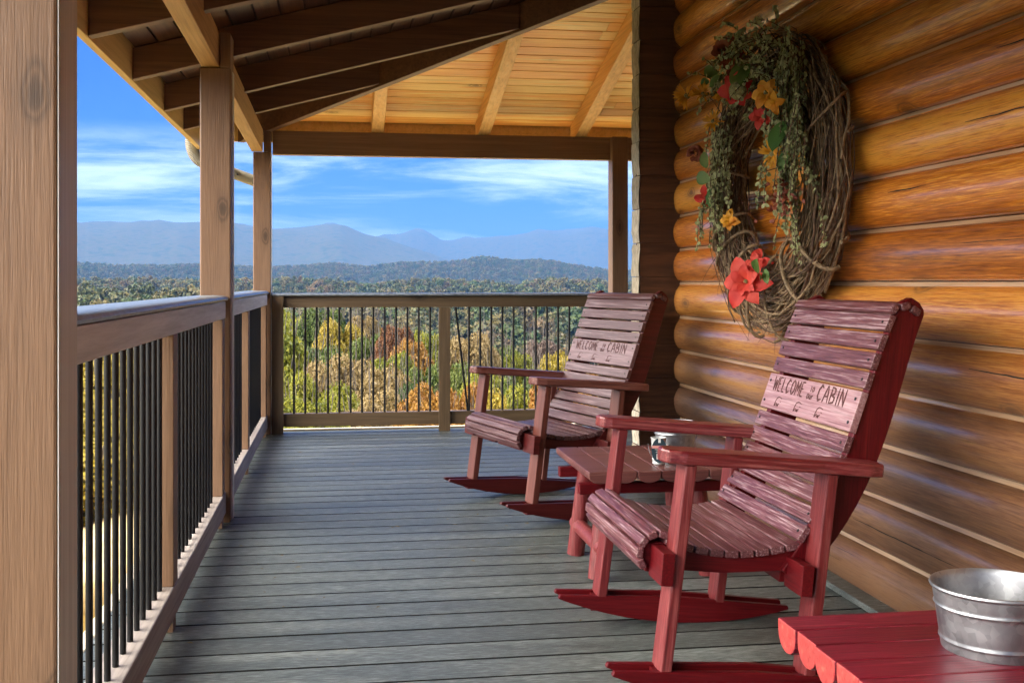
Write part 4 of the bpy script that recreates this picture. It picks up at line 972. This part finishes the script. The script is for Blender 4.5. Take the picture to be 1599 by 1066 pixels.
# planks run along +y after the turn: local x -> world y, local -y -> world +x
t2 = table_build(6, M['tabrx'], M['tabend'], {'X': M['redX'], 'Y': M['redY'], 'Z': M['redZ']})
tag(t2, 'bright crimson table of half-log planks in the bottom right corner', 'table')
t2.location = (.85, 2.092, 0)

# ------------------------------------------------------------ pails
def pail(rt, rb, h, handle_rot=0, drop=0):
    root = empty('metal_pail')
    r = lambda z: rb+(rt-rb)*z/h
    pr_ = [(.001, .006), (rb-.006, .006), (rb-.002, .002), (rb, 0), (rb+.001, .006)]
    for z in np.linspace(.008, h-.006, 40):
        q = r(z); 
        for c in (.17, .70): q += .0024*math.exp(-((z/h-c)/.018)**2)
        q -= .0006*math.exp(-((z/h-.62)/.2)**2)
        pr_.append((q, z))
    pr_ += [(rt+.0025, h-.004), (rt+.0042, h-.001), (rt+.003, h+.0025), (rt, h+.003), (rt-.0015, h+.0005)]
    for z in np.linspace(h-.006, .012, 20): pr_.append((r(z)-.0025, z))
    pr_ += [(rb-.006, .009), (.001, .009)]
    mb = MB(); mb.lathe(pr_, n=72); mb.build('pail_body', M['galv'], root, smooth=True)
    mb = MB()
    for a in (0, math.pi):
        aa = a+handle_rot; d = Vector((math.cos(aa), math.sin(aa), 0)); t = Vector((-d.y, d.x, 0)); c = d*(r(h*.86)+.004)+Vector((0, 0, h*.845))
        mb.obox(c, t, d, (0, 0, 1), rt*.18, .0028, h*.075)
        mb.obox(c+d*.004, t, d, (0, 0, 1), rt*.08, .0035, h*.085)
        for s in (-1, 1):
            q = c+t*s*rt*.13; mb.tube([q, q+d*.006], .0032, 8)
    mb.build('handle_lug', M['galv'], root, bevel=.001)
    mb = MB(); pts = []
    d = Vector((math.cos(handle_rot), math.sin(handle_rot), 0)); t = Vector((-d.y, d.x, 0)); R0 = rt+.008
    for k in range(33):
        a = math.pi*k/32; base = d*math.cos(a)*R0; sw = math.sin(a)*R0*1.08
        pts.append(base+t*sw*math.cos(drop)+Vector((0, 0, h*.85+sw*math.sin(drop))))
    mb.tube(pts, .0016, 8); mb.build('wire_handle', M['galv'], root, smooth=True)
    return root
p2 = pail(.110, .0935, .112, handle_rot=R(-62), drop=R(-38)); p2.location = (1.165, 1.854, .4005)
tag(p2, 'wide galvanized pail standing on the crimson table in the bottom right corner', 'pail')
p1 = pail(.078, .066, .135, handle_rot=R(-25), drop=R(-52)); p1.location = (1.236, 4.03, .4005)
tag(p1, 'galvanized pail on the dull log table between the chairs', 'pail')
# small pail in front of it with an oval tag
def little_pail():
    root = empty('citronella_pail', (1.142, 3.925, .4005)); tag(root, 'small pale pail with a dark oval tag, beside the galvanized one', 'candle pail')
    mb = MB(); h = .095; rb, rt = .021, .027
    mb.lathe([(.001, 0), (rb, 0), (rb+.002, .003), (rb+.001, .008), (rb+.001+.001, .016), (rb+.0035, .019), (rb+.002, .022), (rt, h-.004), (rt+.002, h), (rt-.001, h+.001), (rt-.002, h-.006), (.001, h-.010)], n=48)
    mb.build('pail_body', M['whitem'], root, smooth=True)
    vd = Vector((-.20, -.98, 0)).normalized(); u = Vector((-vd.y, vd.x, 0)); 
    c = vd*(rt+.004)+Vector((0, 0, .052)); 
    def oval(rx, rz, off, y0=-1, y1=1, cz=0):
        pts = []
        for k in range(40):
            a = 2*math.pi*k/40; v = math.sin(a); v = min(max(v, y0), y1); xx = math.copysign(math.sqrt(max(0, 1-v*v)), math.cos(a)) if abs(v) < 1 else 0
            pts.append((xx*rx, v*rz))
        return pts
    f = lambda a, b, z: c+u*a+Vector((0, 0, b))+vd*z
    mb = MB(); mb.prism(oval(.028, .044, 0), f, 0, .0015); tg = mb.build('oval_tag', M['navy'], root)
    mb = MB(); mb.prism([(-.0265, .008), (.0265, .008), (.0255, .018), (-.0255, .018)], f, .0015, .0019); mb.build('tag_band', M['pink'], tg)
    mb = MB(); mb.prism([(-.010, -.031), (.011, -.031), (.011, -.012), (-.010, -.012)], f, .0015, .0019); mb.prism([(-.004, .028), (.005, .028), (.005, .043), (-.004, .043)], f, .0015, .0019)
    for z, w_ in ((.004, .016), (.0, .010), (-.006, .013)): mb.prism([(-w_, z-.0007), (w_, z-.0007), (w_, z+.0007), (-w_, z+.0007)], f, .0015, .0018)
    mb.build('tag_print', M['white'], tg)
    mb = MB(); pts = []
    for k in range(25):
        a = math.pi*(.0+1.0*k/24); pts.append(u*(math.cos(a)*.031)*1.25+vd*.012+Vector((0, 0, .075-math.sin(a)*.062)))
    mb.tube(pts, .0011, 6); mb.build('wire_handle', M['galv'], root, smooth=True)
M['whitem'] = plain('pale_tin', (.62, .66, .66), rough=.35, metal=.35, var=.1)
little_pail()

# ------------------------------------------------------------ wreath
def wreath():
    C0 = Vector((1.655, 4.13, 1.445)); root = empty('vine_wreath', C0); tag(root, 'big grapevine wreath with dried leaves and red and orange flowers on the log wall', 'wreath')
    g = random.Random(5)
    RY, RZ = .485, .455
    mb = MB(); mb2 = MB()
    def ringpt(th, rr, ph, tw):
        # th around the ring (0 = up), rr tube radius fraction, ph angle in tube section
        ry = RY+.145*rr*math.cos(ph)*tw; rz = RZ+.135*rr*math.cos(ph)*tw
        return Vector((.052*rr*math.sin(ph), ry*math.sin(th), rz*math.cos(th)))
    for i in range(270):
        th0 = g.uniform(0, 6.28); ln = g.uniform(1.8, 4.2); ph0 = g.uniform(0, 6.28); rr0 = g.uniform(.45, 1.15); n = int(ln*9)
        turns = g.choice([0, 0, .3, .5, -.4, 1.2]); pts = []; rad = g.choice([.0018, .0022, .0028, .0034, .0042, .0056])
        wob = g.uniform(0, 10)
        for k in range(n+1):
            t = k/n; th = th0+ln*t; rr = rr0+.15*math.sin(wob+7*t); fl = 1.0
            p = ringpt(th, rr, ph0+turns*6.28*t, 1.0)
            if i % 9 == 0 and t > .82: p += (p.normalized()*.35)*(t-.82)
            p += Vector((mnoise.noise(p*9+Vector((i, 0, 0))), mnoise.noise(p*9+Vector((0, i, 0))), mnoise.noise(p*9+Vector((0, 0, i)))))*.016
            pts.append(p)
        (mb if i % 3 else mb2).tube(pts, [rad*(1-.5*k/n) for k in range(n+1)], 6)
    # binding loops round the tube
    for th in (2.55, 2.8, 3.05, 3.35, 3.75, 4.2, 1.95, 2.25, 5.0, 1.4):
        pts = []; tw = g.uniform(-.25, .25)
        for k in range(25):
            a = 2*math.pi*k/24*1.05; pts.append(ringpt(th+tw*(k/24-.5)+.05*math.sin(a), 1.22, a, 1.0))
        mb.tube(pts, g.choice([.005, .007, .008]), 7)
    mb.build('vine_ring', M['vine'], root, smooth=True); mb2.build('vine_ring_dark', M['vine2'], root, smooth=True)
    # stray twigs
    tw_ = MB()
    for i in range(95):
        th = g.uniform(0, 6.28); p = ringpt(th, 1.05, g.uniform(2.4, 5.5), 1); d = Vector((-.25*g.random(), g.uniform(-.6, .6), g.uniform(-.6, .6)))+p.normalized()*.55
        d.normalize(); pts = [p]; l = g.uniform(.05, .20)
        for k in range(7):
            p = p+d*l/7; d = (d+Vector((g.uniform(-.3, .3), g.uniform(-.4, .4), g.uniform(-.5, .3)))*.5).normalized(); pts.append(p)
        tw_.tube(pts, [.0017, .0016, .0014, .0013, .0011, .001, .0008, .0005], 5)
    for (py, pz, dy, dz) in ((-.48, -.30, -.10, .16), (-.47, -.33, -.12, .06), (-.56, .10, -.03, -.22)):
        p = Vector((-.03, py, pz)); tw_.tube([p, p+Vector((-.02, dy*.5, dz*.4)), p+Vector((-.03, dy, dz))], [.004, .003, .0015], 6)
    tw_.build('twigs', M['vine2'], root, smooth=True)
    # eucalyptus sprays: hanging stems with paired round leaves
    ev = []; ef = []; stem = MB()
    def leaf(p, nrm, up, l, w_, lst_v, lst_f, fold=.15):
        up = (up-nrm*up.dot(nrm)).normalized(); r = up.cross(nrm).normalized(); b = len(lst_v)
        pts = [(0, 0, 0), (.25, -.42, fold), (.62, -.5, fold), (1, 0, 0), (.62, .5, fold), (.25, .42, fold)]
        for a, c, f in pts: lst_v.append(tuple(p+up*a*l+r*c*w_+nrm*f*w_*.4))
        lst_f.append((b, b+1, b+2, b+3)); lst_f.append((b, b+3, b+4, b+5))
    def spray(p, d, length, ls, curl=0):
        p = Vector(p); d = Vector(d).normalized(); pts = [p]; n = max(4, int(length/.022))
        for k in range(n):
            d = (d+Vector((g.uniform(-.1, .1)-.0, g.uniform(-.16, .16), -.13+curl))).normalized()
            if p.x > -.02: d.x -= .05
            p = p+d*.022; pts.append(p)
            for q in range(3):
                a = g.uniform(0, 6.28); side = Vector((math.cos(a)*.8, math.sin(a), g.uniform(-.4, .5))).normalized()
                nr = Vector((-1, g.uniform(-.8, .8), g.uniform(-.8, .8))).normalized()
                leaf(p, nr, (side+d*.4), ls*g.uniform(.6, 1.15), ls*g.uniform(.7, 1.0), ev, ef)
        stem.tube(pts, [.0016]*(len(pts)-1)+[.0006], 5)
    # positions are in wreath coordinates: y towards the far end (+) or near (-), z up
    for i in range(80):                               # crown of the wreath
        th = g.uniform(-.85, .75); p = ringpt(th, 1.0, g.uniform(3.6, 5.8), 1)+Vector((-.04, 0, .03))
        spray(p, (-.35, g.uniform(-1, 1), g.uniform(-.1, .9)), g.uniform(.07, .20), .020, curl=-.02)
    for i in range(58):                               # long drop on the near-centre side
        y = g.gauss(-.375, .06); z = g.uniform(.18, .50)
        spray((g.uniform(-.11, -.05), y, z), (-.1, g.uniform(-.3, .1), -1), g.uniform(.18, .52), .021)
    for i in range(48):                               # drop on the far side
        y = g.gauss(.36, .06); z = g.uniform(-.02, .34)
        spray((g.uniform(-.12, -.05), y, z), (-.2, g.uniform(-.3, .3), -1), g.uniform(.10, .32), .020)
    for i in range(22):
        y = g.gauss(-.44, .05); z = g.uniform(-.12, .30)
        spray((g.uniform(-.13, -.07), y, z), (-.2, g.uniform(-.3, .3), -1), g.uniform(.10, .30), .016)
    me = bpy.data.meshes.new('eucalyptus'); me.from_pydata(ev, [], ef); me.materials.append(M['euc']); o = bpy.data.objects.new('eucalyptus_leaves', me); col.objects.link(o); o.parent = root
    stem.build('eucalyptus_stems', M['vine2'], root)
    # petals
    def petal(mbv, mbf, c, d, nrm, l, w_, cup=.2):
        d = d.normalized(); r = d.cross(nrm).normalized(); nn = r.cross(d).normalized(); b = len(mbv); rows = 6
        for i in range(rows+1):
            t = i/rows; ww = w_*.5*math.sin(math.pi*min(1, (t*.92+.06)))**.8*(1 if t < 1 else .05)
            base = c+d*l*t+nn*(cup*l*math.sin(t*2.2)*.4-.25*cup*l*t*t)
            for s in (-1, 0, 1): mbv.append(tuple(base+r*ww*s+nn*abs(s)*ww*.28))
        for i in range(rows):
            for s in range(2): mbf.append((b+i*3+s, b+i*3+s+1, b+(i+1)*3+s+1, b+(i+1)*3+s))
    def mkobj(name, V, F, m, par):
        me = bpy.data.meshes.new(name); me.from_pydata(V, [], F); me.materials.append(m); me.shade_smooth(); o = bpy.data.objects.new(name, me); col.objects.link(o); o.parent = par; return o
    def face(n): 
        n = Vector(n).normalized(); a = n.cross(Vector((0, 0, 1))).normalized(); return n, a, a.cross(n).normalized()
    def poinsettia(c, nrm, rad, name='poinsettia', m='petalr', label=None, npet=(6, 6), ctr=True):
        n, a, b = face(nrm); V, F = [], []; c = Vector(c)
        for ring, (cnt, rr, lift) in enumerate(((npet[0], 1.0, .05), (npet[1], .68, .45))):
            for k in range(cnt):
                t = 2*math.pi*(k+.5*ring+g.uniform(-.15, .15))/cnt; d = (a*math.cos(t)+b*math.sin(t)+n*lift)
                l = rad*rr*g.uniform(.85, 1.12); petal(V, F, c+n*.006*ring, d, n, l, l*.66, .5)
        o = mkobj(name, V, F, M[m], root)
        if label: o['label'] = label
        if ctr:
            s = MB()
            for k in range(14):
                t = g.uniform(0, 6.28); q = g.uniform(0, rad*.11); p = c+(a*math.cos(t)+b*math.sin(t))*q+n*.018; s.tube([p-n*.01, p, p+n*.007], [.003, .004, .0015], 6)
            s.build('flower_centre', M['seedh'], o)
        return o
    def daisy(c, nrm, rad, m='petalo', cnt=34, label=None):
        n, a, b = face(nrm); V, F = [], []; c = Vector(c)
        for k in range(cnt):
            t = g.uniform(0, 6.28); lift = g.uniform(0, .9); d = (a*math.cos(t)+b*math.sin(t)+n*lift); l = rad*g.uniform(.75, 1.05)*(1-.25*lift); petal(V, F, c+d.normalized()*rad*.12, d, n, l, rad*.16, .3)
        o = mkobj('daisy', V, F, M[m], root)
        s = MB(); s.tube([c-n*.004, c+n*.006, c+n*.012], [rad*.22, rad*.2, rad*.08], 12); s.build('flower_centre', M['seedh'], o)
        if label: o['label'] = label
    def bigleaf(c, d, nrm, l, w_, V, F): petal(V, F, Vector(c), Vector(d), Vector(nrm), l, w_, .12)
    def WP(px, py, X=1.50):
        X = X+.07                           # spot on the wreath front, as seen from the porch entrance
        t = math.tan(PXS(px)); Y = X/t; a = R(YAW); d = X*math.sin(a)+Y*math.cos(a); return Vector((X, Y, CH+(441-py)/1750*d))-C0
    V_ = (-.80, -.60, .0)
    poinsettia(WP(1168, 440, 1.47), (-.75, -.62, .12), .108, label='large red poinsettia at the bottom of the ring')
    poinsettia(WP(1183, 415, 1.53), (-.6, -.5, .5), .070, npet=(4, 3), ctr=False, label='smaller red bloom behind the large one')
    poinsettia(WP(1196, 355, 1.53), (-.7, -.4, 0), .04, npet=(3, 3), m='petald', ctr=False) if False else None
    poinsettia(WP(1104, 307, 1.47), (-.6, -.6, -.4), .055, npet=(4, 2), ctr=False, label='small red bloom at the far side of the ring')
    poinsettia(WP(1153, 140, 1.46), (-.5, -.6, -.2), .075, npet=(7, 4), ctr=False, label='red bloom around the seed head')
    poinsettia(WP(1190, 184, 1.46), (-.7, -.6, .2), .060, npet=(5, 4), ctr=False, label='red bloom below the orange lily')
    poinsettia(WP(1200, 146, 1.45), (-.75, -.6, .1), .062, m='petalo', npet=(6, 5), name='orange_lily')
    poinsettia(WP(1212, 160, 1.44), (-.7, -.5, -.4), .045, m='petalo', npet=(4, 3), name='orange_lily', ctr=False)
    poinsettia(WP(1140, 345, 1.50), (-.7, -.6, .1), .050, m='petalo', npet=(4, 3), name='orange_lily', ctr=False)
    poinsettia(WP(1128, 148, 1.46), (-.6, -.6, 0), .050, m='petalo', npet=(3, 3), name='orange_lily', ctr=False)
    daisy(WP(1073, 150, 1.47), (-.75, -.62, .1), .068, label='orange daisy reaching out furthest left')
    daisy(WP(1099, 148, 1.45), (-.6, -.5, .4), .062); daisy(WP(1115, 190, 1.46), (-.7, -.6, .2), .052); daisy(WP(1207, 240, 1.44), (-.7, -.65, -.2), .056, label='yellow-orange daisy in the middle of the ring')
    for px, py, s in ((1138, 84, .078), (1086, 240, .045), (1150, 118, .05)):
        c = WP(px, py, 1.46); n, a, b = face((-.7, -.6, .2)); V, F = [], []
        for k in range(60):
            d = Vector((g.gauss(0, 1), g.gauss(0, 1), g.gauss(0, 1))).normalized(); petal(V, F, c+d*s*.35, d, n, s*.55, s*.5, .5)
        mkobj('dried_hydrangea', V, F, M['petald'], root)
    s = MB(); c = WP(1153, 142, 1.44); n = Vector((-.5, -.6, -.3)).normalized(); s.tube([c-n*.01, c+n*.004, c+n*.016, c+n*.022], [.030, .036, .028, .006], 24); s.build('seed_head', M['seedh'], root, smooth=True)
    V, F = [], []
    for px, py, d, l in ((1105, 262, (0, .35, .5), .09), (1110, 280, (-.2, .8, .15), .11), (1116, 292, (-.1, .3, -.8), .09), (1182, 425, (-.2, -.6, .5), .08), (1190, 432, (-.3, -.6, .1), .07), (1196, 420, (0, -.2, -.5), .06), (1122, 115, (-.2, .6, .2), .10), (1130, 118, (-.2, .3, -.2), .08), (1160, 95, (-.3, -.1, -.9), .12), (1168, 100, (-.3, -.3, -.8), .11), (1225, 190, (-.4, -.1, -.9), .12), (1232, 235, (-.3, .2, -.8), .08), (1108, 128, (-.2, .9, .1), .07)):
        bigleaf(WP(px, py, 1.47), d, V_, l, l*.55, V, F)
    mkobj('green_leaves', V, F, M['gleaf'], root)
    V, F = [], []; hub = []
    for i in range(60):                               # russet berry sprigs low in the middle of the ring
        c = WP(g.gauss(1222, 16), g.gauss(312, 16), 1.46); d = Vector((g.uniform(-1, 1), g.uniform(-1, 1), g.uniform(-1, .6))); hub.append(c); petal(V, F, c, d, Vector(V_), g.uniform(.015, .03), .014, .3)
    top_ = WP(1222, 262, 1.52)
    for c in hub:
        b = len(V); V += [tuple(top_), tuple(top_+Vector((0, .002, 0))), tuple(c+Vector((0, .001, 0))), tuple(c)]; F.append((b, b+1, b+2, b+3))
    mkobj('russet_sprigs', V, F, M['petald'], root)
wreath()

def litter():
    g = random.Random(11); V, F = [], []
    for i in range(150):
        x = g.uniform(-.45, 1.6); y = g.uniform(1.4, 7.8); a = g.uniform(0, 6.28); l = g.choice([.004, .005, .006, .008, .014]); w_ = l*g.uniform(.3, .6); b = len(V); ca, sa = math.cos(a), math.sin(a)
        for u, v, z in ((-1, 0, .0), (0, -1, .002), (1, 0, .001), (0, 1, .0025)): V.append((x+ca*u*l-sa*v*w_, y+sa*u*l+ca*v*w_, .0012+z))
        F.append((b, b+1, b+2, b+3))
    me = bpy.data.meshes.new('leaf_litter'); me.from_pydata(V, [], F); me.materials.append(LC['tan']); o = bpy.data.objects.new('leaf_litter', me); col.objects.link(o); tag(o, 'tiny dry leaf crumbs scattered over the deck boards', 'leaf litter', kind='stuff')
litter()

# ------------------------------------------------------------ air
def haze():
    mb = MB(); mb.box(-12500, 12500, -12500, 12500, -420, 600)
    m = bpy.data.materials.new('haze_air'); m.use_nodes = True; t = m.node_tree; t.nodes.clear()
    o_ = t.nodes.new('ShaderNodeOutputMaterial'); v = t.nodes.new('ShaderNodeVolumePrincipled'); v.inputs['Density'].default_value = 1.6e-4; v.inputs['Color'].default_value = (.090, .215, .47, 1)
    v.inputs['Anisotropy'].default_value = 0.0
    t.links.new(v.outputs[0], o_.inputs['Volume'])
    o = mb.build('haze', m); tag(o, 'pale blue autumn haze over the valley', 'haze', kind='stuff')
haze()
